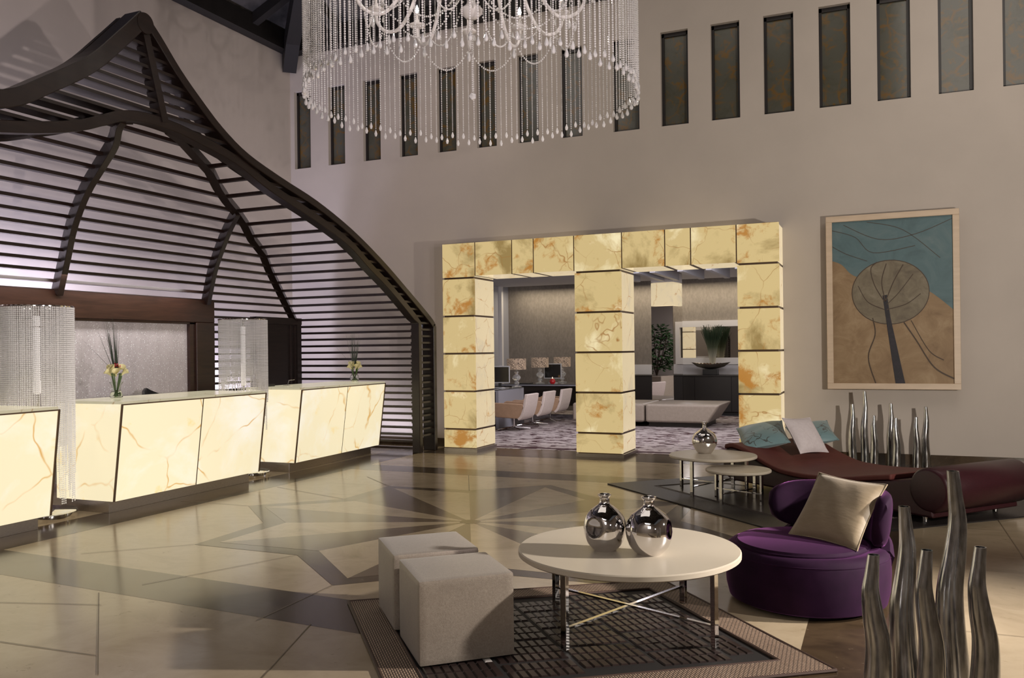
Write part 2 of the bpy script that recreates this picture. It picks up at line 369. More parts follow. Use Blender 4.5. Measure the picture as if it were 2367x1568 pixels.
    def mesh(s, name, mats):
        me = bpy.data.meshes.new(name); me.from_pydata([tuple(p) for p in s.v], [], s.f)
        for m in (mats if isinstance(mats, (list, tuple)) else [mats]): me.materials.append(m)
        me.polygons.foreach_set('material_index', s.m); me.polygons.foreach_set('use_smooth', s.sm); me.update()
        if any(s.sm): me.set_sharp_from_angle(angle=R(42))
        return me
    def build(s, name, mats, parent=None, bevel=0, seg=2, loc=None, rz=None, M=None):
        o = bpy.data.objects.new(name, s.mesh(name, mats)); COL.objects.link(o)
        if parent: o.parent = parent
        if loc is not None: o.location = loc
        if rz is not None: o.rotation_euler = (0, 0, rz)
        if M is not None: o.matrix_local = M
        if bevel:
            b = o.modifiers.new('bevel', 'BEVEL'); b.width = bevel; b.segments = seg; b.limit_method = 'ANGLE'; b.angle_limit = R(40)
            b.harden_normals = False
        return o
def tag(o, label=None, cat=None, group=None, kind=None):
    if label: o['label'] = label
    if cat: o['category'] = cat
    if group: o['group'] = group
    if kind: o['kind'] = kind
    return o
def thing(name, label, cat, loc=(0, 0, 0), rz=0, group=None, kind=None):
    o = bpy.data.objects.new(name, None); COL.objects.link(o); o.empty_display_size = .1
    o.location = loc; o.rotation_euler = (0, 0, rz); return tag(o, label, cat, group, kind)
def dup(root, loc, rz=None, label=None, scale=None):
    r = root.copy(); COL.objects.link(r); r.location = loc
    if rz is not None: r.rotation_euler = (0, 0, rz)
    if label: r['label'] = label
    if scale: r.scale = scale
    for ch in root.children:
        c = ch.copy(); COL.objects.link(c); c.parent = r
        for g in ch.children:
            d = g.copy(); COL.objects.link(d); d.parent = c
    return r
def struct(o): o['kind'] = 'structure'; return o
def lerp(x, tab):
    if x <= tab[0][0]: return tab[0][1]
    for (a, b), (c, d) in zip(tab, tab[1:]):
        if x <= c: return b+(d-b)*(x-a)/(c-a) if c > a else d
    return tab[-1][1]
def smooth_path(pts, n=6):
    pts = [Vector(p) for p in pts]; out = []
    for i in range(len(pts)-1):
        p0 = pts[max(i-1, 0)]; p1 = pts[i]; p2 = pts[i+1]; p3 = pts[min(i+2, len(pts)-1)]
        for k in range(n):
            t = k/n
            out.append(.5*((2*p1)+(p2-p0)*t+(2*p0-5*p1+4*p2-p3)*t*t+(3*p1-p0-3*p2+p3)*t**3))
    out.append(pts[-1]); return out

# ------------------------------------------------------------------ the setting
WY, WX, EZ = 11.8, -9.2, 6.53      # portal wall, left wall, eaves
def wall_with_holes(name, x0, x1, z0, z1, holes, y0, y1, mat):
    xs = sorted({x0, x1}|{h[0] for h in holes}|{h[1] for h in holes}); zs = sorted({z0, z1}|{h[2] for h in holes}|{h[3] for h in holes})
    m = MB()
    inside = lambda x, z: any(h[0] < x < h[1] and h[2] < z < h[3] for h in holes)
    for a, b in zip(xs, xs[1:]):
        for c, d in zip(zs, zs[1:]):
            if inside((a+b)/2, (c+d)/2): continue
            m.add([(a, y0, c), (b, y0, c), (b, y0, d), (a, y0, d)], [(0, 1, 2, 3)])
            m.add([(a, y1, c), (b, y1, c), (b, y1, d), (a, y1, d)], [(3, 2, 1, 0)])
    for a, b, c, d in holes:
        m.add([(a, y0, c), (a, y1, c), (a, y1, d), (a, y0, d)], [(0, 1, 2, 3)])
        m.add([(b, y0, c), (b, y1, c), (b, y1, d), (b, y0, d)], [(3, 2, 1, 0)])
        m.add([(a, y0, d), (a, y1, d), (b, y1, d), (b, y0, d)], [(0, 1, 2, 3)])
        if c > z0+.01: m.add([(a, y0, c), (a, y1, c), (b, y1, c), (b, y0, c)], [(3, 2, 1, 0)])
    return struct(m.build(name, mat))
WINX = [(-9.115+.689*i, -9.115+.689*i+.33) for i in range(8)]+[(-3.495+.6985*i, -3.495+.6985*i+.385) for i in range(8)]
WINX = [(a, b if i < 8 else b) for i, (a, b) in enumerate(WINX)]
WZ0, WZ1 = 4.62, 5.94
holes = [(a, b, WZ0, WZ1) for a, b in WINX]+[(-5.975, -1.185, 0, 3.085)]
wall_with_holes('wall_portal', WX, 7.0, 0, 7.6, holes, WY, WY+.32, PLASTER)
struct(MB().box((WX-.2, -3.5, 0), (WX, WY+.3, 7.6)).build('wall_left', PLASTER))
struct(MB().box((6.9, -3.5, 0), (7.1, WY, 7.6)).build('wall_right', PLASTER))
struct(MB().box((WX, -3.6, 0), (7.1, -3.4, 9.8)).build('wall_front', PLASTER))
for i, (a, b) in enumerate(WINX):
    wd = thing('window_%d' % (i+1), None, None, ((a+b)/2, WY+.1, WZ0), kind='structure')
    h = (b-a)/2; H = WZ1-WZ0; f = .036
    fr = MB().box((-h, -.03, 0), (-h+f, .05, H)).box((h-f, -.03, 0), (h, .05, H)).box((-h, -.03, 0), (h, .05, f*.8)).box((-h, -.03, H-f*1.5), (h, .05, H))
    fr.build('window_frame', BLACKWOOD, wd)
    MB().box((-h+f*.5, 0, f*.4), (h-f*.5, .03, H-f)).build('window_pane', ONYX_UNLIT, wd)
# skirting of the portal wall
MARB_BASE = BROWN_MARBLE
struct(MB().box((WX, WY-.02, 0), (-6.0, WY, .13)).build('baseboard_left', MARB_BASE))
struct(MB().box((-1.15, WY-.02, 0), (6.9, WY, .13)).build('baseboard_right', MARB_BASE))

# roof: boarded hip with timber plate beams and rafters
def roof():
    root = thing('ceiling', None, None, kind='structure')
    sl = math.tan(R(24)); m = MB()
    rise = 7.0*sl
    # plane over the portal wall and plane over the left wall, meeting on the hip
    m.add([(WX, WY, EZ+.25), (7, WY, EZ+.25), (7, WY-7, EZ+.25+rise), (WX+7, WY-7, EZ+.25+rise)], [(0, 1, 2, 3)])
    m.add([(WX, WY, EZ+.25), (WX+7, WY-7, EZ+.25+rise), (WX+7, -3.5, EZ+.25+rise), (WX, -3.5, EZ+.25)], [(0, 1, 2, 3)])
    m.add([(WX+7, WY-7, EZ+.25+rise), (7, WY-7, EZ+.25+rise), (7, -3.5, EZ+.25+rise), (WX+7, -3.5, EZ+.25+rise)], [(0, 1, 2, 3)])
    m.build('roof_boarding', ROOFBOARD, root)
    MB().box((WX+.02, WY-.22, EZ), (7, WY-.01, EZ+.3)).build('wall_plate', ROOFWOOD, root)
    MB().box((WX+.01, -3.5, EZ), (WX+.2, WY-.02, EZ+.3)).build('wall_plate', ROOFWOOD, root)
    rb = MB().sweep([(WX+.06, WY-.1, EZ-.18), (WX+.45, WY-.5, EZ+.12), (WX+7, WY-7, EZ+.1+rise)], Vector((1, 1, 0)).normalized(), .3, .22)
    rb.build('hip_rafter', ROOFWOOD, root)
    for i in range(12):
        x = WX+1.1+i*1.25
        MB().sweep([(x, WY-.05, EZ+.2), (x, WY-min(7, x-WX), EZ+.2+min(7, x-WX)*sl)], (1, 0, 0), .2, .13).build('rafter', ROOFWOOD, root)
    for i in range(9):
        y = WY-1.1-i*1.25
        MB().sweep([(WX+.05, y, EZ+.2), (WX+min(7, WY-y), y, EZ+.2+min(7, WY-y)*sl)], (0, 1, 0), .2, .13).build('rafter', ROOFWOOD, root)
    for k in (1.6, 3.2):
        MB().box((WX+k, WY-k-.06, EZ+.1+k*sl), (7, WY-k+.06, EZ+.24+k*sl)).build('purlin', ROOFWOOD, root)
        MB().box((WX+k-.06, -3.5, EZ+.1+k*sl), (WX+k+.06, WY-k, EZ+.24+k*sl)).build('purlin', ROOFWOOD, root)
roof()

# floor with inlaid marble
def floor():
    m = MB()
    m.box((WX, -3.5, -.1), (7, WY+.02, 0), 0)
    def poly(pts, mi, z): m.add([(x, y, z) for x, y in pts], [tuple(range(len(pts)))], mi)
    def rect(x0, y0, x1, y1, mi, z=.0006): poly([(x0, y0), (x1, y0), (x1, y1), (x0, y1)], mi, z)
    rect(-6.78, -2, -6.24, 10.95, 1); rect(-.38, -2, .15, 8.97+.5, 1)
    poly([(-6.24, 3.97), (-.38, 3.72), (-.38, 4.20), (-6.24, 4.45)], 1, .0006)
    rect(-6.24, 9.15, -.38, 9.6, 1)
    rect(-6.24, 10.95, 6.8, WY+.01, 1); 
    # diagonals in the corners of the field
    for x0, y0, x1, y1 in ((-6.2, 4.5, -5.35, 5.35), (-6.2, 9.1, -5.1, 8.2), (-.45, 9.1, -1.45, 8.2)):
        pass
    cx, cy, sx, sy = -3.31, 6.66, 1.0, .885
    P = lambda r, a: (cx+r*sx*math.cos(R(a)), cy+r*sy*math.sin(R(a)))
    star = []
    for k in range(8): star += [P(2.4, 45*k+1.5), P(1.86, 45*k+24)]
    for k in range(8):
        a = 45*k+1.5
        poly([P(0, 0), P(1.86, a-22.5), P(2.4, a), P(1.86, a+22.5)], 1, .0012)
        poly([P(0, 0), P(1.66, a-22.5), P(2.2, a)], 0, .0018)
        poly([P(0, 0), P(2.2, a), P(1.66, a+22.5)], 2, .0018)
    poly([P(.095, 18*k) for k in range(20)], 1, .0024)
    def line(a, b, wd=.006):
        a = Vector(a); b = Vector(b); t = (b-a).normalized(); n = Vector((-t.y, t.x))*wd/2
        poly([a+n, a-n, b-n, b+n], 3, .003)
    for k in range(8):                                  # joints running out of the points
        a = 45*k+1.5; p = P(2.4, a)
    for k in (1, 3, 4, 5, 6): line(P(2.4, 45*k+1.5), P(3.25, 45*k+1.5))
    for k in (2, 3, 5): line(P(1.86, 45*k+24), P(3.1, 45*k+24))
    line((-4.53, 3.86), (-3.38, 2.87)); line((-5.55, 3.3), (-4.3, 3.68)); line((-2.9, 3.85), (-2.55, 2.9)); line((-6, 2.9), (-3.6, 3.05))
    for y in (5.0, 6.4, 7.8): line((.15, y), (4.5, y+.2), .004)
    for x in (.9, 1.9, 2.9): line((x, 3), (x, 10), .004)
    return struct(m.build('floor', [LIGHT_MARBLE, BROWN_MARBLE, STAR_MARBLE, GROUT]))
floor()

# ------------------------------------------------------------------ lounge shell beyond the portal
LY = 19.6
struct(MB().box((-8.7, WY+.02, -.1), (1.5, LY+.1, .004)).build('floor_lounge', CARPET))
struct(MB().box((-5.5, WY+.14, .003), (-1.65, WY+.24, .009)).build('trim_1', CARPET_EDGE))
struct(MB().box((-8.9, LY, 0), (1.7, LY+.2, 3.3)).build('wall_lounge_rear', WALLPAPER))
struct(MB().box((-8.8, WY+.32, 0), (-8.6, LY, 3.3)).build('wall_lounge_left', GREY_PANEL))
struct(MB().box((1.5, WY+.32, 0), (1.7, LY, 3.3)).build('wall_lounge_right', WALLPAPER))
struct(MB().box((-8.9, WY+.3, 3.06), (1.7, LY-.35, 3.3)).build('ceiling_lounge', CEIL_PAINT))
struct(MB().box((-8.62, LY-3.2, .05), (-8.57, LY-2.2, 2.6)).box((-8.6, LY-.6, 0), (-8.52, LY-.5, 3.06)).build('trim_2', WHITE_PAINT))
struct(MB().box((-6.2, LY-.015, .885), (-1.4, LY, 1.12)).build('lit_wall_band', WHITE_PAINT))  # white strip stands in for the lit band of wall above the sideboard
for i, x in enumerate((-4.55, -4.05, -3.75, -3.25, -2.75, -2.25)):
    tag(MB().box((x-.05, 15.0, 2.86), (x+.05, 17.0, 3.06)).build('ceiling_fin', GREY_PANEL), None, None, None, 'structure')

# ------------------------------------------------------------------ onyx portal
def portal():
    root = thing('onyx_portal', 'glowing honey onyx block portal with two openings to the lounge', 'portal', (-3.58, 11.58, 0))
    ox, oy = -3.58, 11.58
    Y0, Y1 = 11.22, 11.93
    zs = [.05, .336, .897, 1.455, 2.01, 2.572, 3.10]; g = .014
    cols = [(-6.0, -5.455), (-3.92, -3.23), (-1.70, -1.16)]
    fr = MB()
    for a, b in cols: fr.box((a+.032-ox, Y0+.012-oy, 0), (b-.032-ox, Y1-.02-oy, 3.09))
    fr.box((-5.96-ox, Y0+.012-oy, 2.60), (-1.20-ox, Y1-.02-oy, 3.085))
    fr.build('bronze_core', BRONZE, root)
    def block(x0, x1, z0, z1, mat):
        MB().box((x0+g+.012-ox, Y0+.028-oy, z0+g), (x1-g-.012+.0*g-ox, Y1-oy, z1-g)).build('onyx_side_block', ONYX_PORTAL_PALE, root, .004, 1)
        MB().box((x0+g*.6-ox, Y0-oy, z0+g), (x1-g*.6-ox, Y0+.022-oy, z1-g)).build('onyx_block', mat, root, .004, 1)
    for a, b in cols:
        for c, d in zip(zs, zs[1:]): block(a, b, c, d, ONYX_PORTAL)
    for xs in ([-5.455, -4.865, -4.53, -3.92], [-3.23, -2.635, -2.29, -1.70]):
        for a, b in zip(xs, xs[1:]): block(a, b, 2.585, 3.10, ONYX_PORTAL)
    for a, b in cols:
        MB().box((a-ox, Y0+.01-oy, 0), (b-ox, Y1-oy, .05)).build('steel_plinth', STEEL, root)
portal()

# ------------------------------------------------------------------ timber lattice pavilion
AX = -6.27                                    # plane of the front arch
YC = 5.86
IN_R = [(5.86, 3.69), (6.23, 3.685), (6.51, 3.647), (7.064, 3.542), (7.613, 3.345), (8.394, 3.134), (9.109, 2.903), (9.602, 2.641), (10.139, 2.369), (10.91, 1.915), (10.912, 0.0)]
IN_L = [(5.86, 3.69), (5.593, 3.64), (5.385, 3.55), (5.165, 3.455), (4.838, 3.36), (4.466, 3.28), (4.0, 3.20), (3.35, 3.08), (2.6, 2.88), (1.9, 2.55), (1.2, 2.1), (.82, 1.9), (.81, 0)]
OUT_R = [(5.83, 4.60), (5.99, 4.46), (6.237, 4.215), (6.516, 3.99), (6.813, 3.78), (7.198, 3.59), (7.763, 3.43), (8.398, 3.275), (9.112, 3.03), (9.816, 2.71), (10.488, 2.35), (11.15, 1.98), (11.30, 1.86), (11.30, 0.0)]
OUT_L = [(5.83, 4.60), (5.579, 4.33), (5.259, 4.005), (4.843, 3.71), (4.469, 3.49), (3.9, 3.38), (3.3, 3.22), (2.6, 3.0), (1.9, 2.65), (1.2, 2.25), (.55, 1.95), (.42, 1.85), (.42, 0)]
XB = [(0, -8.43), (1.875, -8.43), (2.006, -8.367), (2.366, -8.116), (2.683, -7.831), (3.0, -7.514), (3.21, -7.142), (3.39, -6.861), (3.58, -6.568), (3.649, -6.40), (3.69, -6.30)]
yz = lambda tab: sorted([(z, y) for y, z in tab])
def pavilion():
    root = thing('lattice_pavilion', 'dark timber slatted pavilion with a pointed ogee arch over the reception', 'pavilion', (AX, YC, 0))
    ox, oy = AX, YC
    inr, inl, outr, outl = yz(IN_R), yz(IN_L), yz(OUT_R), yz(OUT_L)
    xb = lambda z: lerp(z, XB)
    def path(tab): 
        up = smooth_path([(0, y-oy, z) for y, z in tab[:-1]], 4); return up+[Vector((0, tab[-1][0]-oy, 0))]
    # front beams
    for nm, tab, wd, dp, dx in (('outer_arch', OUT_R, .085, .20, 0), ('outer_arch', OUT_L, .14, .20, 0)):
        MB().sweep([p+Vector((dx, 0, 0)) for p in path(tab)], (1, 0, 0), wd, dp).build(nm, DARKWOOD, root, .006, 1)
    arch = [Vector((0, y-oy, z)) for y, z in IN_L[::-1]]+[Vector((0, y-oy, z)) for y, z in IN_R[1:]]
    arch = [arch[0]]+smooth_path(arch[1:-1], 4)+[arch[-1]]
    MB().sweep(arch, (1, 0, 0), .095, .13).build('inner_arch', DARKWOOD, root, .006, 1)
    MB().sweep([p+Vector((-.24, .02, .03)) for p in path(OUT_L)], (1, 0, 0), .06, .05).sweep([p+Vector((-.24, .02, .0)) for p in path(OUT_R)], (1, 0, 0), .05, .05).build('rear_arch', DARKWOOD, root)
    MB().lathe([(.0, -.105), (.095, -.105), (.10, -.09), (.10, .09), (.095, .105), (0, .105)], 28, M=Matrix.Translation((0, OUT_R[0][0]-oy, 4.545)) @ Matrix.Rotation(PI/2, 4, 'Y'), closed=False, smooth=False).build('ridge_cap', DARKWOOD, root)
    # strut from the peak to the inner arch
    MB().sweep([(0.02, 5.85-oy, 4.5), (0.02, 6.08-oy, 3.70)], (1, 0, 0), .075, .12).build('strut', DARKWOOD, root)
    # spandrel slats, all parallel to the front
    m = MB(); z = .25
    while z < 4.5:
        if z < 3.66:
            spans = [(lerp(z, inr), lerp(z, outr)), (lerp(z, outl), lerp(z, inl))]
        else: spans = [(lerp(z, outl), lerp(z, outr))]
        for a, b in spans: m.box((-.10, a-oy, z-.014), (.06, b-oy, z+.014))
        z += .098
    m.build('spandrel_slats', DARKWOOD, root)
    # vault: back and end slats
    m = MB(); me = MB(); ml = MB(); z = .07
    zt = []
    while z < 3.64:
        zt.append(z); z += .1015
    for z in zt:
        yr, yl, X = lerp(z, inr), lerp(z, inl), xb(z)-ox
        h = .0165
        if z < 2.12:
            m.box((X-.03, 8.88-oy, z-h), (X+.03, yr-oy, z+h)); m.box((X-.03, yl-oy, z-h), (X+.03, 2.9-oy, z+h))
        else: m.box((X-.035, yl-oy, z-h), (X+.035, yr-oy, z+h))
        me.box((X, yr-oy-.03, z-h), (0, yr-oy+.03, z+h)); ml.box((X, yl-oy-.03, z-h), (0, yl-oy+.03, z+h))
    m.build('back_slats', RIBWOOD, root); me.build('end_slats', RIBWOOD, root); ml.build('end_slats', RIBWOOD, root)
    # groin ribs
    for tab in (inr, inl):
        pts = [Vector((xb(z)-ox, lerp(z, tab)-oy, z)) for z in (0, 1.0, 1.875, 2.0, 2.2, 2.4, 2.68, 2.85, 3.0, 3.12, 3.21, 3.3, 3.39, 3.5, 3.58, 3.649, 3.68)]
        MB().sweep(pts, Vector((1, 1, 0)).normalized() if tab is inr else Vector((1, -1, 0)).normalized(), .085, .10).build('groin_rib', DARKWOOD, root)
    # ribs on the back face
    for rib in ([(5.70, 3.66), (5.742, 3.616), (5.87, 3.509), (5.945, 3.344), (6.05, 3.139), (6.223, 2.845), (6.36, 2.561), (6.50, 2.18)],
                [(8.071, 3.207), (8.247, 3.04), (8.387, 2.802), (8.521, 2.549), (8.72, 2.18)], [(3.65, 3.15), (3.47, 3.04), (3.33, 2.802), (3.2, 2.549), (3.0, 2.18)]):
        MB().sweep(smooth_path([(xb(z)-ox+.04, y-oy, z) for y, z in rib], 4), (0, 1, 0), .12, .075).build('back_rib', RIBWOOD, root, .004, 1)
    # ladder posts at the right foot are the arch ends; feet
pavilion()

# feature wall behind the desks
def feature_wall():
    root = thing('feature_wall', 'dark walnut frame around a pale crystal-studded panel behind the desks', 'wall panel', (-8.25, 5.9, 0))
    y0, y1, zt = 2.95, 8.86, 2.205
    MB().box((-.08, y0-5.9, zt-.295), (.06, y1-5.9, zt)).box((-.08, y1-.33-5.9, 0), (.06, y1-5.9, zt-.295)).box((-.08, y0-5.9, 0), (.06, y0+.33-5.9, zt-.295)).build('walnut_frame', FRAMEWOOD, root, .006, 1)
    MB().box((-.06, y1-.42-5.9, 0), (.03, y1-.33-5.9, zt-.30)).box((-.06, y0+.33-5.9, zt-.32), (.03, y1-.33-5.9, zt-.29)).build('inner_trim', FRAMEWOOD, root)
    MB().box((-.07, y0+.3-5.9, .10), (-.02, y1-.3-5.9, zt-.28)).build('crystal_panel', RAIN, root)
feature_wall()
# service door in the back of the pavilion
d = thing('door_1', None, None, (-8.36, 10.35, 0), kind='structure')
MB().box((-.06, -.53, 0), (.05, -.43, 2.02)).box((-.06, .42, 0), (.05, .52, 2.02)).box((-.06, -.53, 1.93), (.06, .52, 2.03)).build('door_frame', DARKWOOD, d)
MB().box((-.04, -.43, 0.005), (0, .42, 1.93)).build('door_leaf', DARKWOOD, d)
MB().box((-.04, .28, 0.01), (.02, .31, 1.92)).box((-.04, .38, .01), (.025, .42, 1.92)).build('door_stile', RIBWOOD, d)

# ------------------------------------------------------------------ reception desks
def desk(mat, label):
    root = thing('reception_desk', label, 'reception desk', (0, 0, 0), 0, None)
    Lh = 1.045; H = 1.035
    xf0, xf1, xr = .13, .245, -.60           # front bottom, front top, rear
    z0, z1 = .125, H
    g = .008
    def quad(pts, name, mt, th, nrm):
        n = Vector(nrm).normalized()*th; m = MB(); m.add([Vector(p) for p in pts]+[Vector(p)-n for p in pts], [(0, 1, 2, 3), (7, 6, 5, 4), (0, 4, 5, 1), (1, 5, 6, 2), (2, 6, 7, 3), (3, 7, 4, 0)])
        m.build(name, mt, root, .003, 1)
    mid = .03
    for a, b in ((-Lh+g, mid-.007), (mid+.007, Lh-g)):
        quad([(xf0, a, z0), (xf0, b, z0), (xf1, b, z1), (xf1, a, z1)], 'front_onyx_panel', mat, .02, (1, 0, -.125))
    for s in (-1, 1):
        y = s*(Lh-.004)
        quad([(xf0-.012, y, z0), (xr, y, z0), (xr, y, z1), (xf1-.012, y, z1)] if s < 0 else [(xr, y, z0), (xf0-.012, y, z0), (xf1-.012, y, z1), (xr, y, z1)], 'side_onyx_panel', mat, .02, (0, s, 0))
    MB().box((xr-.01, -Lh+.01, H), (xf1+.002, Lh-.01, H+.026)).build('onyx_top', ONYX_TOP, root, .004, 1)
    fm = MB()
    for s in (-1, 1):
        y = s*(Lh-.006)
        fm.add([(xf0-.004, y-.009, z0), (xf0+.008, y-.009, z0), (xf0+.008, y+.009, z0), (xf0-.004, y+.009, z0), (xf1-.004, y-.009, z1), (xf1+.008, y-.009, z1), (xf1+.008, y+.009, z1), (xf1-.004, y+.009, z1)],
               [(0, 3, 2, 1), (4, 5, 6, 7), (0, 1, 5, 4), (1, 2, 6, 5), (2, 3, 7, 6), (3, 0, 4, 7)])
    fm.box((xf1-.004, -Lh, H-.008), (xf1+.008, Lh, H+.004)).build('bronze_edge', BRONZE, root)
    jt = MB(); jt.add([(xf0-.012, mid-.007, z0), (xf0-.003, mid-.007, z0), (xf0-.003, mid+.007, z0), (xf0-.012, mid+.007, z0), (xf1-.012, mid-.007, z1), (xf1-.003, mid-.007, z1), (xf1-.003, mid+.007, z1), (xf1-.012, mid+.007, z1)],
               [(0, 3, 2, 1), (4, 5, 6, 7), (0, 1, 5, 4), (1, 2, 6, 5), (2, 3, 7, 6), (3, 0, 4, 7)]); jt.build('joint_strip', BRONZE, root)
    MB().box((xr+.02, -Lh+.03, z0), (xf0-.03, Lh-.03, H-.03)).build('carcass', BLACKWOOD, root)
    MB().box((xr-.02, -Lh+.07, 0), (0, Lh-.02, z0-.002)).build('steel_plinth', STEEL, root, .002, 1)
    return root
ONYX_TOP = onyx('onyx_counter_top', (.80, .72, .50), (.62, .58, .40), (.55, .38, .14), (.45, .25, .08), .5, 1.4, 2.2, .02, .66)
d2 = desk(ONYX_DESK, 'middle glowing onyx reception desk with a tall grass arrangement at its near end')
d2.location = (-6.735, 6.815, 0); d2.rotation_euler = (0, 0, R(1.6))
def desk_at(x, y, rz, label): return dup(d2, (x, y, 0), R(rz), label)
desk_at(-6.655, 4.06, 1.6, 'nearest glowing onyx reception desk cut by the picture edge, no flowers on it')
desk_at(-6.87, 9.63, 2.6, 'farthest glowing onyx reception desk beside the slatted end wall, small lily vase at its end')

# ------------------------------------------------------------------ crystal floor lamps
def bead_curtain(rad, n, zt, zlow, rows, br, step, seed):
    rng = random.Random(seed); m = MB()
    for r_, frac in rows:
        for k in range(n):
            a = 2*PI*(k+rng.random()*.3)/n
            L_ = zlow(a, rng)*frac
            q = int(L_/step)
            for i in range(q): m.octa((rad*r_*math.cos(a), rad*r_*math.sin(a), zt-.015-i*step), br, 0, 1.15)
    return m
def floor_lamp(loc, rad, zt, label, seed, low):
    root = thing('crystal_floor_lamp', label, 'floor lamp', loc)
    MB().lathe([(.0, 0), (rad*1.03, 0), (rad*1.05, .008), (rad*1.05, .058), (rad*1.02, .066), (0, .068)], 48, closed=False).build('base', CHROME, root)
    MB().tube([(0, 0, .06), (0, 0, zt-.01)], .013, 12).build('pole', CHROME, root)
    rg = MB()
    for a in range(48):
        pass
    rg.tube([(rad*math.cos(2*PI*k/48), rad*math.sin(2*PI*k/48), zt) for k in range(49)], .009, 6, caps=False)
    for k in range(3):
        a = 2*PI*k/3; rg.tube([(0, 0, zt-.01), (rad*math.cos(a), rad*math.sin(a), zt)], .006, 6)
    rg.tube([(.06*math.cos(2*PI*k/24), .06*math.sin(2*PI*k/24), zt-.18) for k in range(25)], .006, 6, caps=False)
    rg.build('hanging_ring', CHROME, root)
    b = bead_curtain(rad, 104, zt, low, [(1.0, 1.0), (.90, .94), (.78, .80)], .0080, .0185, seed).build('bead_shade', LAMP_CRYSTAL, root); b['kind'] = 'stuff'
    MB().lathe([(.02, zt-.80), (.032, zt-.79), (.032, zt-.09), (.02, zt-.08)], 20).build('light_tube', LAMPBULB, root)
LAMPBULB = emis('frosted_bulb', (1, .95, .92), .4)
def low1(a, rng):
    d = math.degrees(math.atan2(math.sin(a-R(20)), math.cos(a-R(20))))
    if abs(d) < 24: return rng.choice((1.55, 1.75, 1.6, 1.35, 1.80))
    return .80+.25*rng.random()+(.3 if abs(d) < 50 else 0)
floor_lamp((-7.13, 5.43, 0), .31, 1.945, 'tall crystal bead floor lamp between the nearest and middle onyx desks', 3, low1)
def low2(a, rng):
    d = math.degrees(math.atan2(math.sin(a-R(-10)), math.cos(a-R(-10))))
    if abs(d) < 40: return rng.choice((.75, 1.0, 1.25, 1.35))
    return .68+.32*rng.random()
floor_lamp((-7.12, 8.18, 0), .285, 1.905, 'crystal bead floor lamp between the middle and farthest onyx desks', 5, low2)

# ------------------------------------------------------------------ desk flowers and small things
def blade(m, base, tip, sag, r0, n=5, mi=0):
    base = Vector(base); tip = Vector(tip); pts = []
    for i in range(n+1):
        t = i/n; p = base.lerp(tip, t); p.z += sag*4*t*(1-t)*.25; pts.append(p)
    m.tube(pts, [max(.0004, r0*(1-.85*(i/n))) for i in range(n+1)], 4, mi)
def lily(m, c, d, s):
    """trumpet flower along d"""
    d = Vector(d).normalized(); q = d.to_track_quat('Z', 'Y').to_matrix().to_4x4(); M = Matrix.Translation(c) @ q
    prof = [(.10, -.5), (.14, -.2), (.2, .1), (.34, .35), (.52, .5), (.5, .5), (.18, .12), (.08, -.3)]
    vs = []; fs = []; n = 14
    for r, z in prof:
        for k in range(n):
            a = 2*PI*k/n; vs.append((r*s*math.cos(a), r*s*math.sin(a), (z+(.28*max(0, math.cos(a))**2 if r > .4 else 0))*s))
    for i in range(len(prof)-1):
        for k in range(n): fs.append((i*n+k, i*n+(k+1) % n, (i+1)*n+(k+1) % n, (i+1)*n+k))
    m.add(vs, fs, 0, True, M)
def bouquet(loc, label, flare, hgt, gh, seed, side):
    rng = random.Random(seed); root = thing('lily_arrangement', label, 'flower arrangement', loc)
    if flare: prof = [(.0, 0), (.05, 0), (.062, .015), (.055, .05), (.040, .09), (.046, .13), (.066, .165), (.062, .165), (.042, .13), (.036, .09), (.05, .05), (.045, .012), (0, .010)]
    else: prof = [(.0, 0), (.035, 0), (.058, .02), (.066, .055), (.058, .09), (.042, .112), (.046, .122), (.042, .122), (.038, .11), (.053, .09), (.061, .055), (.053, .022), (0, .012)]
    MB().lathe(prof, 28, closed=False).build('glass_vase', GLASS, root)
    st = MB()
    for k in range(12):
        a = rng.random()*6.28; r0 = .03*rng.random(); r1 = .05+.03*rng.random()
        st.tube([(r0*math.cos(a+2), r0*math.sin(a+2), .015), (.02*math.cos(a), .02*math.sin(a), .10), (r1*.8*math.cos(a), r1*.8*math.sin(a), hgt)], .0045, 5)
    for k in range(14): st.ico((rng.uniform(-.03, .03), rng.uniform(-.03, .03), .02+.03*rng.random()), .012)
    st.build('stems', GREEN, root)
    for k in range(8):
        a = 2*PI*k/8+rng.random()*.4; r1 = .065 if k % 2 else .035; m = MB()
        lily(m, (r1*math.cos(a), r1*math.sin(a), hgt+(.0 if k % 2 else .04)), (math.cos(a)*.8, math.sin(a)*.8, .8), .075); m.build('lily', LILY, root)
    gr = MB()
    for k in range(26):
        a = rng.random()*6.28; sp = (.02+.10*rng.random()**1.5)
        blade(gr, (.012*math.cos(a), .012*math.sin(a), hgt), (sp*math.cos(a)+side*.05, sp*math.sin(a)-.02, hgt+gh*rng.uniform(.6, 1)), -.02, .0045)
    blade(gr, (0, 0, hgt), (-.12, -.28, hgt+gh*.55), .0, .002); blade(gr, (0, 0, hgt-.02), (.06, .16, hgt+.08), .0, .002)
    gr.build('grass_plume', DARKGREEN, root)
    if flare: MB().ico((0, 0, hgt+.085), .028).ico((.02, .02, hgt+.07), .02).build('red_bloom', RED, root)
bouquet((-7.05, 6.24, 1.061), 'tall grass and cream lilies in a flared glass vase on the middle onyx desk', True, .25, .60, 3, -1)
bouquet((-7.05, 10.45, 1.061), 'small round glass vase of cream lilies and grass on the farthest onyx desk', False, .21, .54, 8, 0)
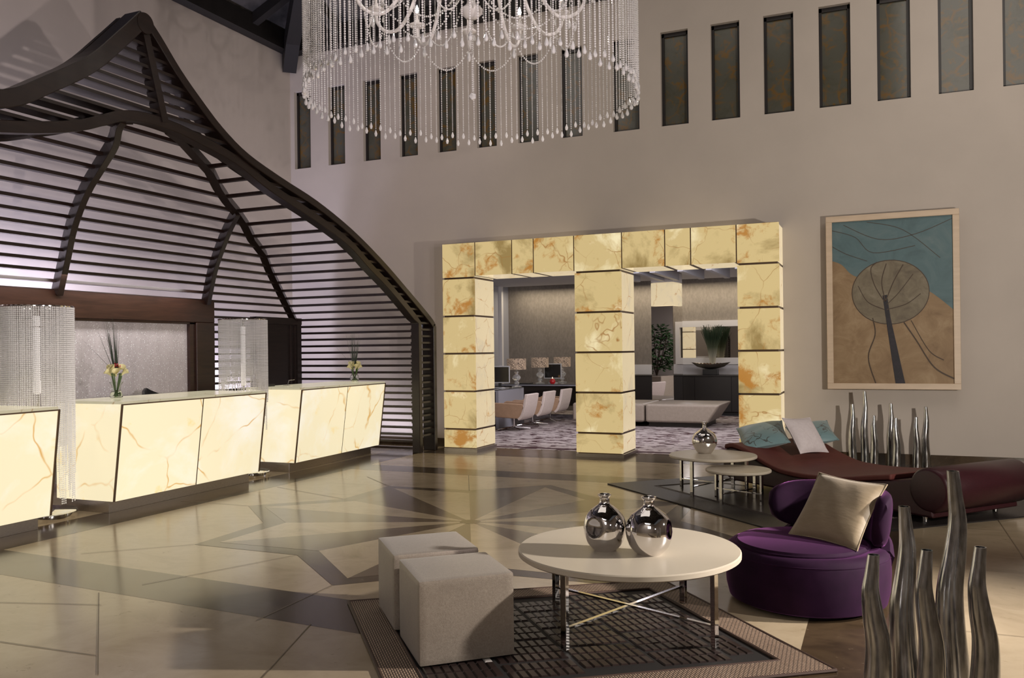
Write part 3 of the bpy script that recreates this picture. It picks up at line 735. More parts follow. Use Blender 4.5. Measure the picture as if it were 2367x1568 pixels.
# chair behind the middle desk, terminal stand
ch = thing('clerk_chair', 'black clerk chair, its back rising behind the middle onyx desk', 'chair', (-7.72, 7.55, 0), R(200))
def clerk_chair():
    m = MB(); pts = []
    for k in range(9):
        a = R(-70+17.5*k); pts.append((.24*math.cos(a), .24*math.sin(a)))
    vs = []; fs = []
    for i, (x, y) in enumerate(pts):
        e = abs(i-4)/4
        for z, s in ((.62, 1.0), (.85, 1.05), (1.10-.12*e, 1.12)): vs.append((x*s, y*s, z))
    for i in range(8):
        for j in range(2): fs.append((i*3+j, (i+1)*3+j, (i+1)*3+j+1, i*3+j+1))
    o = MB().add(vs, fs, 0, True).build('backrest', BLACK, ch); md = o.modifiers.new('solid', 'SOLIDIFY'); md.thickness = .03
    MB().lathe([(0, .56), (.22, .56), (.25, .59), (.22, .64), (0, .65)], 24, closed=False).build('seat', BLACK, ch)
    MB().tube([(0, 0, .06), (0, 0, .57)], .025, 10).build('column', CHROME, ch)
    for k in range(5):
        a = 2*PI*k/5; MB().tube([(0, 0, .09), (.27*math.cos(a), .27*math.sin(a), .03)], .018, 8).build('base_spoke', CHROME, ch)
        MB().ico((.27*math.cos(a), .27*math.sin(a), .025), .025).build('caster', BLACK, ch)
clerk_chair()
o = MB().tube([(0, -.06, 0), (0, -.03, .07), (0, .08, .075)], .005, 6).box((-.05, -.09, -.001), (.05, -.03, .006)).build('card_stand', CHROME, loc=(-7.18, 9.15, 1.063)); tag(o, 'small chrome stand on the back of the farthest onyx desk', 'stand')
o = thing('desk_phone', 'black telephone at the rear of the farthest onyx desk, behind the bead lamp', 'telephone', (-7.32, 8.86, 1.061))
MB().prism([(-.06, -.08), (.06, -.08), (.06, .08), (-.06, .08)], 0, .035).build('body', BLACK, o, .008)
MB().box((-.03, -.075, .035), (.01, -.02, .15)).build('handset', BLACK, o, .008)

# ------------------------------------------------------------------ chandelier
def chandelier():
    cx, cy = -3.25, 6.68; ZB, ZT = 3.66, 5.75; RR = 1.435
    root = thing('crystal_chandelier', 'huge round crystal chandelier curtained with hanging bead strands', 'chandelier', (cx, cy, 0))
    def strand_mesh(n, r, step):
        m = MB()
        for i in range(n): m.ico((0, 0, -i*step), r)
        m.add([(-.0008, 0, 0), (.0008, 0, 0), (0, .0008, -n*step), (0, -.0008, -n*step)], [(0, 1, 2), (0, 1, 3)])
        return m
    drop = MB().lathe([(0, .034), (.004, .028), (.010, .010), (.0165, -.010), (.016, -.022), (.010, -.033), (0, -.037)], 8, closed=False, smooth=False).mesh('crystal_drop', DROP_CRYSTAL)
    big, small = (.0088, .0185), (.0066, .0145)
    lens = {}
    meshes = {}
    N = 160
    order = []
    for k in range(N):
        a = 2*PI*(k+.3)/N; x, y = RR*math.cos(a), RR*math.sin(a)
        order.append((x*-.398+y*.917, k, x, y))
    order.sort()
    rest = MB()
    for j, (dp, k, x, y) in enumerate(order):
        zb = ZB+(.055 if k % 2 else 0)+.012*math.sin(k*2.3)
        br, st = (big if k % 3 != 1 else small)
        n = int((ZT-zb-.04)/st)
        key = (br, n)
        if j < 100:
            if key not in meshes: meshes[key] = strand_mesh(n, br, st).mesh('crystal_strand', CRYSTAL)
            o = bpy.data.objects.new('crystal_strand', meshes[key]); COL.objects.link(o); o.parent = root; o.location = (x, y, ZT)
            q = bpy.data.objects.new('crystal_drop', drop); COL.objects.link(q); q.parent = o; q.location = (0, 0, -n*st-.03); q.rotation_euler = (0, 0, random.random()*3)
        else:
            for i in range(n): rest.octa((x, y, ZT-i*st), br)
            rest.lathe([(0, .034), (.010, .010), (.0165, -.010), (.010, -.033), (0, -.037)], 6, M=Matrix.Translation((x, y, ZT-n*st-.03)), closed=False, smooth=False)
    o = rest.build('crystal_strand', CRYSTAL, root); o['kind'] = 'stuff'
    ring = MB(); ring.tube([(RR*math.cos(2*PI*k/72), RR*math.sin(2*PI*k/72), ZT+.01) for k in range(73)], .016, 8, caps=False)
    for k in range(6): ring.tube([(0, 0, ZT+.05), (RR*math.cos(PI*k/3), RR*math.sin(PI*k/3), ZT+.01)], .01, 6)
    ring.build('hanging_ring', CHROME, root)
    MB().lathe([(0, 4.40), (.05, 4.405), (.095, 4.45), (.10, 4.48), (.05, 4.52), (.035, 4.56), (.06, 4.60), (.11, 4.66), (.075, 4.72), (.045, 4.80), (.05, 4.95), (.08, 5.02), (.05, 5.1), (.045, 5.6), (.03, 5.9)], 24, closed=False).build('glass_column', ARMGLASS, root)
    MB().tube([(0, 0, 5.85), (0, 0, 9.6)], .012, 8).build('suspension_rod', CHROME, root)
    arm = MB().tube(smooth_path([(.05, 0, 5.12), (.22, 0, 5.20), (.38, 0, 5.06), (.52, 0, 4.82), (.63, 0, 4.58), (.76, 0, 4.44), (.90, 0, 4.45), (.985, 0, 4.54), (1.0, 0, 4.63)], 5), .0165, 10).mesh('arm', ARMGLASS)
    cup = MB().lathe([(0, 4.63), (.03, 4.635), (.075, 4.655), (.08, 4.67), (.045, 4.665), (.022, 4.70), (.022, 4.72), (0, 4.72)], 16, closed=False).mesh('drip_cup', ARMGLASS)
    can = MB().lathe([(.014, 4.70), (.014, 4.785), (0, 4.79)], 10, closed=False).mesh('candle', ARMGLASS)
    bulb = MB().lathe([(0, 4.785), (.012, 4.79), (.0165, 4.81), (.010, 4.84), (0, 4.865)], 10, closed=False).mesh('bulb', BULB)
    pend = MB().lathe([(0, .03), (.012, -.01), (.009, -.03), (0, -.034)], 6, closed=False, smooth=False).mesh('cup_pendant', DROP_CRYSTAL)
    for k in range(12):
        a = 2*PI*(k+.93)/12
        o = bpy.data.objects.new('arm', arm); COL.objects.link(o); o.parent = root; o.rotation_euler = (0, 0, a)
        for nm, me in (('drip_cup', cup), ('candle', can), ('bulb', bulb)):
            q = bpy.data.objects.new(nm, me); COL.objects.link(q); q.parent = o
            q.location = (1.0, 0, 0)
        for j in range(3):
            q = bpy.data.objects.new('cup_pendant', pend); COL.objects.link(q); q.parent = o; q.location = (1.0+.07*math.cos(2.1*j), .07*math.sin(2.1*j), 4.595)
        # swag of beads from this arm to the next and one to the column
        m = MB(); a2 = a+2*PI/12
        A = Vector((.93*math.cos(a), .93*math.sin(a), 4.46)); B = Vector((.93*math.cos(a2), .93*math.sin(a2), 4.46))
        for i in range(1, 26):
            t = i/26; p = A.lerp(B, t); p.z -= .9*t*(1-t); m.ico(p, .0095)
        m.build('bead_swag', CRYSTAL, root); m = MB()
        A = Vector((.10*math.cos(a), .10*math.sin(a), 4.66)); B = Vector((.72*math.cos(a), .72*math.sin(a), 4.44))
        for i in range(1, 32):
            t = i/32; p = A.lerp(B, t); p.z -= .85*t*(1-t); m.ico(p, .009)
        p = Vector((.86*math.cos(a), .86*math.sin(a), 4.36))
        m.build('bead_swag', CRYSTAL, root)
        MB().lathe([(0, .06), (.012, .03), (.02, -.012), (.012, -.04), (0, -.045)], 8, M=Matrix.Translation(p), closed=False, smooth=False).build('arm_pendant', DROP_CRYSTAL, root)
    m = MB()
    for i in range(34): m.ico((0, 0, 4.38-i*.0185), .0085)
    m.ico((0, 0, 3.72), .036); m.ico((0, 0, 3.72), .0355)
    m.build('pendant_ball', CRYSTAL, root)
chandelier()

# ------------------------------------------------------------------ painting
def painting():
    X0, X1, Z0, Z1 = -.635, .893, .95, 3.165; cx = (X0+X1)/2
    root = thing('framed_painting', 'tall abstract painting of a round tree in a pale oak frame', 'painting', (cx, WY-.085, Z0))
    hw = (X1-X0)/2; H = Z1-Z0; f = .075
    MB().box((-hw, -.07, 0), (hw, 0, f)).box((-hw, -.07, H-f), (hw, 0, H)).box((-hw, -.07, f), (-hw+f, 0, H-f)).box((hw-f, -.07, f), (hw, 0, H-f)).build('oak_frame', OAK, root, .004, 1)
    W = hw-f; h = H-2*f; m = MB()
    def P(u, v, d): return ((u*2-1)*W, -.045-d, f+v*h)
    def poly(pts, mi, d): m.add([P(u, v, d) for u, v in pts], [tuple(range(len(pts)))], mi)
    m.box((-W, -.045, f), (W, -.004, H-f), 1)
    MB().box((-hw*.8, 0, H*.2), (hw*.8, .085, H*.8)).build('wall_batten', BLACKWOOD, root)
    edge = smooth_path([(0, .76, 0), (.08, .735, 0), (.16, .675, 0), (.24, .655, 0), (.34, .69, 0), (.55, .66, 0), (.70, .575, 0), (.80, .555, 0), (.88, .515, 0), (1, .44, 0)], 5)
    es = [(p.x, p.y) for p in edge]
    for a, b in zip(es, es[1:]): poly([(a[0], a[1]), (b[0], b[1]), (b[0], 1), (a[0], 1)], 0, .001)
    ring = [(.488+.318*math.cos(2*PI*k/48), .555+.192*math.sin(2*PI*k/48)) for k in range(48)]
    poly([(.488+.325*math.cos(2*PI*k/48), .555+.197*math.sin(2*PI*k/48)) for k in range(48)], 4, .002); poly(ring, 2, .003)
    poly([(.425, .535), (.462, .54), (.49, .40), (.605, 0.0), (.525, 0.0), (.45, .40)], 3, .005)
    def line(pts, w, d=.006, mi=4):
        pts = smooth_path([(u, v, 0) for u, v in pts], 6)
        for i in range(len(pts)-1):
            t = (pts[i+1]-pts[i]).normalized(); n = Vector((-t.y, t.x, 0)); a = pts[i]; b = pts[i+1]
            q = [a+n*w, a-n*w, b-n*w, b+n*w]; poly([(p.x, p.y) for p in q], mi, d)
    for pts, w_ in (([(.44, .5), (.36, .60), (.33, .70), (.38, .74)], .005), ([(.45, .5), (.42, .62), (.46, .73)], .006), ([(.45, .5), (.52, .62), (.60, .72)], .006), ([(.46, .48), (.56, .55), (.68, .66)], .004),
                    ([(.44, .45), (.30, .50), (.22, .60)], .004), ([(.46, .45), (.62, .48), (.74, .54)], .004), ([(.34, .40), (.36, .30), (.30, .16), (.36, 0)], .007),
                    ([(.60, .37), (.70, .26), (.84, .10), (1, 0.03)], .007), ([(.66, .38), (.80, .20), (.92, .14)], .004)):
        line(pts, w_*.62)
    for pts in ([(0, .95), (.2, .9), (.35, .80), (.7, .83)], [(.1, .98), (.4, .88), (.7, .9), (1, .98)], [(.3, .99), (.6, .93), (.9, .75)], [(0, .85), (.12, .8), (.3, .75)]): line(pts, .0016, .004)
    m.build('canvas', [ART_BLUE, ART_TAN, ART_CROWN, ART_DARK, ART_LINE], root)
painting()

# ------------------------------------------------------------------ silver tube vases
def tube_vase(loc, H, rb, bend, az, label, group, seed):
    rng = random.Random(seed); n = 28; rows = 44
    root_az = Vector((math.cos(az), math.sin(az), 0))
    cen = [(0, 0), (.10, .16), (.20, .30), (.33, .08), (.48, -.30), (.64, -.28), (.82, -.06), (1.0, 0)]
    rad = [(0, .35), (.12, .44), (.26, .58), (.42, .72), (.62, .84), (1, 1.0)]
    cen = [(p.x, p.y) for p in smooth_path([(a, b, 0) for a, b in cen], 8)]; rad = [(p.x, p.y) for p in smooth_path([(a, b, 0) for a, b in rad], 8)]
    vs = []; fs = []
    def ring(t, k_in):
        c = root_az*(lerp(t, cen)*rb*bend); r = (lerp(t, rad)*rb)-(.004 if k_in else 0)
        out = []
        for k in range(n):
            a = 2*PI*k/n; rr = r*(1+(.016*math.cos(7*a+seed)*min(1, t*4+.2) if not k_in else 0))
            out.append((c.x+rr*math.cos(a), c.y+rr*math.sin(a), H*(1-t)))
        return out
    for i in range(rows): vs += ring(1-i/(rows-1), False)
    for i in range(8): vs += ring(i*.02, True)
    tot = rows+8
    for i in range(tot-1):
        for k in range(n): fs.append((i*n+k, i*n+(k+1) % n, (i+1)*n+(k+1) % n, (i+1)*n+k))
    fs.append(tuple(range(n-1, -1, -1))); fs.append(tuple((tot-1)*n+k for k in range(n)))
    o = MB().add(vs, fs, 0, True).build('tall_vase', SILVERLEAF, loc=loc)
    return tag(o, label, 'vase', group)
AZ = R(23)
FV = 'silver tube vases in the near group'
tube_vase((-.035, 3.53, 0), .70, 0.0612, -.75, AZ, 'silver tube vase, short, in front of the purple chair, left end of the near group', FV, 1)
tube_vase((.080, 3.86, 0), .835, 0.0630, .6, AZ, 'second tallest silver tube vase of the near group, beside the purple chair', FV, 2)
tube_vase((.150, 3.555, 0), .728, 0.0576, -.7, AZ, 'short silver tube vase in front of the gap between the two tallest near vases', FV, 3)
tube_vase((.258, 3.82, 0), .995, 0.0648, .85, AZ, 'tallest silver tube vase, standing in the near group', FV, 4)
tube_vase((.335, 3.635, 0), .737, 0.0594, -.8, AZ, 'short silver tube vase at the right end of the near group', FV, 5)
BV = 'silver tube vases along the wall under the painting'
for x, y, h, b, lb in ((-.336, 11.40, .775, .7, 'silver tube vase by the wall, left end of the row behind the daybed'), (-.194, 11.42, .936, .9, 'tallest silver tube vase by the wall behind the daybed'),
                       (-.089, 11.30, .645, -.5, 'shortest silver tube vase beside the tallest one by the wall'), (.103, 11.48, .785, .7, 'silver tube vase by the wall under the painting middle, rear of an overlapping pair'),
                       (.155, 11.25, .625, -.6, 'silver tube vase by the wall, front of an overlapping pair under the painting'), (.379, 11.30, .637, -.6, 'shorter of the two silver tube vases under the right of the painting'),
                       (.489, 11.44, .752, .8, 'silver tube vase by the wall, right end of the row behind the daybed')):
    tube_vase((x, y, 0), h, .056, b*.6, AZ, lb, BV, int(h*1000) % 17)

# ------------------------------------------------------------------ rugs
def rug(corners, name_label, kind):
    A, B, C_, D = [Vector((x, y, 0)) for x, y in corners]; cen = (A+B+C_+D)/4
    root = thing('rug', name_label, 'rug', cen)
    P = lambda s, t: (A+(B-A)*s+(D-A)*t+(A-B+C_-D)*s*t)-cen
    lu, lv = (B-A).length, (D-A).length
    def strip(m, s0, s1, t0, t1, z0, z1, mi=0):
        q = [P(s0, t0), P(s1, t0), P(s1, t1), P(s0, t1)]
        m.prism([(p.x, p.y) for p in q], z0, z1, mi)
    return root, P, lu, lv, strip
def near_rug():
    cs = [(-2.93, 4.255), (-1.85, 3.02), (-.205, 4.17), (-1.305, 5.385)]
    root, P, lu, lv, strip = rug(cs, 'chocolate hide patchwork rug with tan cane border under the round coffee table', 0)
    bs, bt = .17/lu, .17/lv
    m = MB(); strip(m, 0, 1, 0, 1, 0.0, .006); m.build('backing', RUG_BASE, root)
    # cane border: four bands, mitred, each its own part
    ang = math.atan2((P(1, 0)-P(0, 0)).y, (P(1, 0)-P(0, 0)).x)
    rot = Matrix.Rotation(-ang, 4, 'Z'); inv = Matrix.Rotation(ang, 4, 'Z')
    for q in ([P(0, 0), P(1, 0), P(1-bs, bt), P(bs, bt)], [P(1, 0), P(1, 1), P(1-bs, 1-bt), P(1-bs, bt)], [P(1, 1), P(0, 1), P(bs, 1-bt), P(1-bs, 1-bt)], [P(0, 1), P(0, 0), P(bs, bt), P(bs, 1-bt)]):
        q = [rot @ p for p in q]; MB().prism([(p.x, p.y) for p in q], .006, .013).build('cane_border', RUG_CANE, root, rz=ang)
    e = .014
    for (a, b, c, d) in ((0, 1, 0, 0), (1, 1, 0, 1), (0, 1, 1, 1), (0, 0, 0, 1)):
        MB().tube([P(a, c)+Vector((0, 0, .009)), P(b, d)+Vector((0, 0, .009))], .009, 8).build('outer_edging', RUG_PIPE, root)
    for (a, b, c, d) in ((bs, 1-bs, bt, bt), (1-bs, 1-bs, bt, 1-bt), (bs, 1-bs, 1-bt, 1-bt), (bs, bs, bt, 1-bt)):
        MB().tube([P(a, c)+Vector((0, 0, .010)), P(b, d)+Vector((0, 0, .010))], .008, 8).build('inner_edging', RUG_PIPE, root)
    # padded hide cells in panels
    m = MB(); rng = random.Random(2)
    s0, s1, t0, t1 = bs+.008, 1-bs-.008, bt+.01, 1-bt-.01
    W, Hh = (s1-s0)*lu, (t1-t0)*lv
    pn_w, pn_h = .30, .36; nt = int(Hh/pn_h)+1; ns = int(W/pn_w)+1
    cw, chh = .098, .045
    y = 0; row = 0
    while y < Hh-.01:
        x = -(.15 if row % 2 else 0)-.02; col = 0
        while x < W-.01:
            x1 = x+pn_w; ny = int(pn_h/chh); nx = int(pn_w/cw)
            for i in range(ny):
                for j in range(nx):
                    a0 = x+.010+j*(pn_w-.02)/nx; a1 = a0+(pn_w-.02)/nx-.006; b0 = y+.009+i*(pn_h-.018)/ny; b1 = b0+(pn_h-.018)/ny-.005
                    if a0 < 0 or a1 > W or b1 > Hh: continue
                    mi = 1 if rng.random() < .006 else 0
                    c = [P(s0+(a)/lu, t0+(b)/lv) for a, b in ((a0, b0), (a1, b0), (a1, b1), (a0, b1))]
                    k = .006
                    a0i, a1i, b0i, b1i = a0+k, a1-k, b0+k*.8, b1-k*.8
                    ci = [P(s0+(a)/lu, t0+(b)/lv) for a, b in ((a0i, b0i), (a1i, b0i), (a1i, b1i), (a0i, b1i))]
                    zt = .0115+.001*rng.random()
                    m.add([(p.x, p.y, .006) for p in c]+[(p.x, p.y, zt) for p in ci], [(0, 1, 5, 4), (1, 2, 6, 5), (2, 3, 7, 6), (3, 0, 4, 7), (4, 5, 6, 7)], mi, False)
            x = x1; col += 1
        y += pn_h; row += 1
    m.build('hide_patchwork', [RUG_CELL, COWSPOT], root)
near_rug()
def far_rug():
    cs = [(-2.79, 9.03), (-.55, 6.93), (1.68, 9.02), (-.56, 11.12)]
    root, P, lu, lv, strip = rug(cs, 'dark ribbed leather rug with stitched border under the maroon daybed', 1)
    ang = math.atan2((P(1, 0)-P(0, 0)).y, (P(1, 0)-P(0, 0)).x); rot = Matrix.Rotation(-ang, 4, 'Z')
    bs, bt = .36/lu, .36/lv
    m = MB(); strip(m, 0, 1, 0, 1, 0, .008); m.build('backing', RUG_BASE, root)
    q = [rot @ p for p in (P(bs, bt), P(1-bs, bt), P(1-bs, 1-bt), P(bs, 1-bt))]
    MB().prism([(p.x, p.y) for p in q], .008, .011).build('leather_field', RUG_FIELD, root, rz=ang)
    for k, q in enumerate(([P(0, 0), P(1, 0), P(1-bs, bt), P(bs, bt)], [P(1, 0), P(1, 1), P(1-bs, 1-bt), P(1-bs, bt)], [P(1, 1), P(0, 1), P(bs, 1-bt), P(1-bs, 1-bt)], [P(0, 1), P(0, 0), P(bs, bt), P(bs, 1-bt)])):
        a2 = ang+(PI/2 if k % 2 == 0 else 0); r2 = Matrix.Rotation(-a2, 4, 'Z'); q = [r2 @ p for p in q]
        MB().prism([(p.x, p.y) for p in q], .008, .012).build('ribbed_border', RUG_DARK, root, rz=a2)
    for o_ in (0, .016):
        b2, b3 = (.36+o_*2)/lu, (.36+o_*2)/lv
        for (a, b, c, d) in ((b2, 1-b2, b3, b3), (1-b2, 1-b2, b3, 1-b3), (b2, 1-b2, 1-b3, 1-b3), (b2, b2, b3, 1-b3)):
            MB().tube([P(a, c)+Vector((0, 0, .012)), P(b, d)+Vector((0, 0, .012))], .0045, 6).build('piping', RUG_PIPE2, root)
RUG_PIPE2 = plain('grey_brown_piping', (.075, .060, .055), rough=.45)
far_rug()

# ------------------------------------------------------------------ round tables
def round_table(loc, rad, H, th, legr, a0, label, lw, square=True):
    root = thing('coffee_table', label, 'coffee table', loc)
    MB().lathe([(0, H-th), (rad-.012, H-th), (rad, H-th+.008), (rad, H-.006), (rad-.006, H), (0, H)], 72, closed=False).build('tabletop', CREAM_LACQ, root)
    pts = []
    for k in range(4):
        a = R(a0+90*k); x, y = legr*math.cos(a), legr*math.sin(a); pts.append((x, y))
        M = Matrix.Translation((x, y, 0)) @ Matrix.Rotation(a, 4, 'Z')
        MB().box((-lw*.35, -lw/2, .0), (lw*.35, lw/2, H-th), 0, M).build('leg', CHROME, root, .0015, 1)
    for k in range(2):
        a = R(a0+90*k); M = Matrix.Rotation(a, 4, 'Z')
        z0 = .10+.0022*k
        MB().box((-legr, -lw*.3, .095+k*.003), (legr, lw*.3, .105+k*.003), 0, M).build('cross_bar', CHROME, root)
        MB().box((-legr, -lw*.4, H-th-.012), (legr, lw*.4, H-th), 0, M).build('top_rail', CHROME, root)
    return root
round_table((-1.262, 4.445, .0148), .592, .416, .036, .525, -111, 'large round cream coffee table with crossed chrome base on the hide rug', .036)
round_table((-1.60, 8.84, .012), .442, .388, .03, .385, -112, 'small round cream side table carrying one silver bottle vase', .034)
round_table((-1.275, 8.375, .012), .308, .316, .028, .262, -118, 'lower round cream side table tucked beside the taller one', .032)

def bottle_vase(loc, prof, dim, label, n=56):
    vs = []; fs = []
    pr = smooth_path([(r, 0, z) for r, z in prof], 5)
    for p in pr:
        for k in range(n):
            a = 2*PI*k/n; v = Vector((max(p.x, .0005)*math.cos(a), max(p.x, .0005)*math.sin(a), p.z))
            if dim:
                az_, zc, rd, dep = dim; R0 = .1
                d = Vector((math.cos(az_), math.sin(az_), 0)); side = Vector((-d.y, d.x, 0))
                e = v-Vector((0, 0, zc)); q = math.hypot(e.dot(side), e.z)/rd
                if e.dot(d) > 0 and q < 1: v -= d*dep*(1-q*q)**1.2
            vs.append(v)
    for i in range(len(pr)-1):
        for k in range(n): fs.append((i*n+k, i*n+(k+1) % n, (i+1)*n+(k+1) % n, (i+1)*n+k))
    fs.append(tuple(range(n-1, -1, -1)))
    return tag(MB().add(vs, fs, 0, True).build('bottle_vase', SILVER, loc=loc), label, 'vase')
bp = [(.0, 0), (.052, 0), (.060, .003), (.092, .038), (.109, .080), (.1145, .125), (.108, .168), (.087, .206), (.056, .233), (.034, .249), (.0265, .262), (.027, .284), (.036, .296), (.037, .302), (.031, .303), (.024, .294), (.02, .27)]
bottle_vase((-1.357, 4.335, .43), [(r*.98, z*.985) for r, z in bp], (R(-108), .135, .060, .020), 'silver bottle vase with a round dimple facing the viewer, on the large table')
bottle_vase((-1.118, 4.335, .43), [(r*1.06, z*.985) for r, z in bp], (R(-5), .135, .055, .014), 'plain-faced silver bottle vase touching the dimpled one on the large table')
bottle_vase((-1.70, 8.93, .400), [(.0, 0), (.06, 0), (.085, .02), (.120, .085), (.128, .14), (.105, .20), (.055, .24), (.024, .262), (.019, .278), (.019, .30), (.034, .322), (.032, .326), (.016, .30)], (R(-60), .13, .06, .01), 'silver bottle vase on the small round side table by the portal')

# ------------------------------------------------------------------ ottomans
def ottoman(loc, rz, label, wd, H):
    root = thing('cube_ottoman', label, 'ottoman', loc, rz, 'metallic fabric cubes')
    n = 9; m = MB(); rnd = .022
    def face(fn):
        vs = [fn(i/n*2-1, j/n*2-1) for j in range(n+1) for i in range(n+1)]
        m.add(vs, [(j*(n+1)+i, j*(n+1)+i+1, (j+1)*(n+1)+i+1, (j+1)*(n+1)+i) for j in range(n) for i in range(n)], 0, True)
    h = wd/2
    def pt(x, y, z):          # unit cube coordinates -1..1, pushed out a little in the middle of each face
        v = Vector((x, y, z)); 
        bl = .022
        e = Vector((max(-1+bl*2, min(1-bl*2, x)), max(-1+bl*2, min(1-bl*2, y)), max(-1+bl*2, min(1-bl*2, z))))
        d = v-e
        if d.length > 0: v = e+d.normalized()*min(d.length, bl*2)
        for k in range(3):
            if abs(abs((x, y, z)[k])-1) < 1e-6:
                o = [q for q in range(3) if q != k]; w = (1-(x, y, z)[o[0]]**2)*(1-(x, y, z)[o[1]]**2)
                v[k] *= 1+.022*w*(1.3 if k == 2 and z > 0 else 1)
        return (v.x*h, v.y*h, H/2+v.z*H/2 if v.z > -1 else 0)
    n = 24
    face(lambda a, b: pt(a, -1, b)); face(lambda a, b: pt(1, a, b)); face(lambda a, b: pt(-a, 1, b)); face(lambda a, b: pt(-1, -a, b)); face(lambda a, b: pt(a, b, 1)); face(lambda a, b: pt(a, -b, -1))
    m.build('upholstered_body', LAME, root)
    k = h*.982; z = H*.957
    MB().tube([(-k, -k, z), (k, -k, z), (k, k, z), (-k, k, z), (-k, -k, z)], .0035, 6).build('top_seam', LAME, root)
    return root
ottoman((-1.981, 3.80, .0185), R(42.5), 'nearer metallic beige fabric cube ottoman on the rug corner', .472, .400)
ottoman((-2.365, 4.205, .0185), R(42.5), 'metallic beige fabric cube ottoman mostly hidden behind the other cube', .472, .400)

# ------------------------------------------------------------------ cushions
def cushion(name, mat, label, loc, M3, wd, hg, th, group=None):
    n = 22; vs = []; fs = []
    def h(u, v): return th/2*((1-abs(u)**2.6)*(1-abs(v)**2.6))**.55
    for sgn in (1, -1):
        for j in range(n+1):
            for i in range(n+1):
                u, v = i/n*2-1, j/n*2-1
                ku = 1-.075*(1-v*v)*(u*u); kv = 1-.075*(1-u*u)*(v*v)
                wr = .0015*math.sin(9*u+5*v)*h(u, v)/th*2
                vs.append((u*wd/2*ku*1.0, v*hg/2*kv, sgn*(h(u, v)+wr)))
    st = (n+1)**2
    for j in range(n):
        for i in range(n):
            a = j*(n+1)+i; fs.append((a, a+1, a+n+2, a+n+1)); fs.append((st+a, st+a+n+1, st+a+n+2, st+a+1))
    o = MB().add(vs, fs, 0, True).build(name, mat, M=Matrix.Translation(loc) @ M3)
    e = []
    for t in range(4*n):
        s_, q = divmod(t, n); w_ = q/n*2-1
        u, v = ((w_, -1), (1, w_), (-w_, 1), (-1, -w_))[s_]
        ku = 1-.075*(1-v*v)*(u*u); kv = 1-.075*(1-u*u)*(v*v); e.append((u*wd/2*ku, v*hg/2*kv, 0))
    e.append(e[0])
    MB().tube(e, .004, 6, caps=False).build('piping', mat, o)
    return tag(o, label, 'cushion', group)
def frame3(xax, yax):
    x = Vector(xax).normalized(); y = Vector(yax); y = (y-x*y.dot(x)).normalized(); z = x.cross(y)
    return Matrix((x, y, z)).transposed().to_4x4()
cushion('cushion', SATIN, 'beige satin cushion leaning in the purple tub chair', (-.245, 5.30, .545), frame3((.35, -.20, -.02), (.18, .24, .35)), .44, .445, .13)

# ------------------------------------------------------------------ purple tub chair
def tub_chair():
    cx, cy = -.42, 5.30
    root = thing('tub_chair', 'round purple velvet swivel chair with curved padded back', 'armchair', (cx, cy, 0))
    MB().lathe([(0, 0), (.36, 0), (.36, .03), (0, .03)], 48, closed=False).build('plinth', BLACK, root)
    MB().lathe([(0, .022), (.415, .022), (.442, .034), (.458, .10), (.464, .20), (.462, .28), (.454, .315), (.432, .334), (.40, .340), (.37, .336), (0, .33)], 72, closed=False).build('drum', VELVET, root)
    MB().lathe([(0, .33), (.355, .33), (.372, .345), (.362, .362), (.30, .376), (.15, .384), (0, .386)], 64, M=Matrix.Translation((-.025, -.03, 0)), closed=False).build('seat_cushion', VELVET, root)
    MB().tube([(-.025+.374*math.cos(2*PI*k/64), -.03+.374*math.sin(2*PI*k/64), .345) for k in range(65)], .0045, 6, caps=False).build('seat_piping', VELVET, root)
    MB().tube([(.459*math.cos(2*PI*k/72), .459*math.sin(2*PI*k/72), .298) for k in range(73)], .003, 6, caps=False).build('drum_seam', VELVET, root)
    # curved back pad
    n1, n2 = 44, 12; c0, half = 55, 72; vs = []; fs = []
    rc, z0, z1, th = .395, .345, .655, .105
    rings = []
    for i in range(n1+1):
        t = i/n1*2-1
        prof = max(0.0, 1-abs(t)**(4 if t > 0 else 10))**(.42 if t > 0 else .30)
        a = R(c0+half*t); ring = []
        zc = (z0+z1)/2; hh = (z1-z0)/2*max(prof, .02); tt = th/2*max(.05, (1-abs(t)**14)**.5)
        lean = .0
        for k in range(n2*2):
            q = 2*PI*k/(n2*2); cxq, sq = math.cos(q), math.sin(q)
            ex = math.copysign(abs(cxq)**.55, cxq); ez = math.copysign(abs(sq)**.7, sq)
            z = zc+hh*ez; r = rc+tt*ex+(z-z0)*.12
            ring.append((r*math.cos(a), r*math.sin(a), z))
        rings.append(ring)
    for rg in rings: vs += rg
    k2 = n2*2
    for i in range(n1):
        for k in range(k2): fs.append((i*k2+k, (i+1)*k2+k, (i+1)*k2+(k+1) % k2, i*k2+(k+1) % k2))
    fs += [tuple(range(k2)), tuple(n1*k2+k for k in range(k2-1, -1, -1))]
    MB().add(vs, fs, 0, True).build('backrest', VELVET, root)
    # rear bulge carrying the back
    m = MB(); vs = []; fs = []
    for i in range(25):
        a = R(c0-58+116*i/24); e = 1-abs(i/12-1)**4
        for r, z in ((.40, .30), (.455, .22), (.478, .30), (.475, .30+.10*e), (.455, .33+.10*e), (.41, .33+.09*e)): vs.append((r*math.cos(a), r*math.sin(a), z))
    for i in range(24):
        for k in range(6): fs.append((i*6+k, (i+1)*6+k, (i+1)*6+(k+1) % 6, i*6+(k+1) % 6))
    fs += [tuple(range(6)), tuple(24*6+k for k in range(5, -1, -1))]
    m.add(vs, fs, 0, True).build('back_support', VELVET, root)
tub_chair()

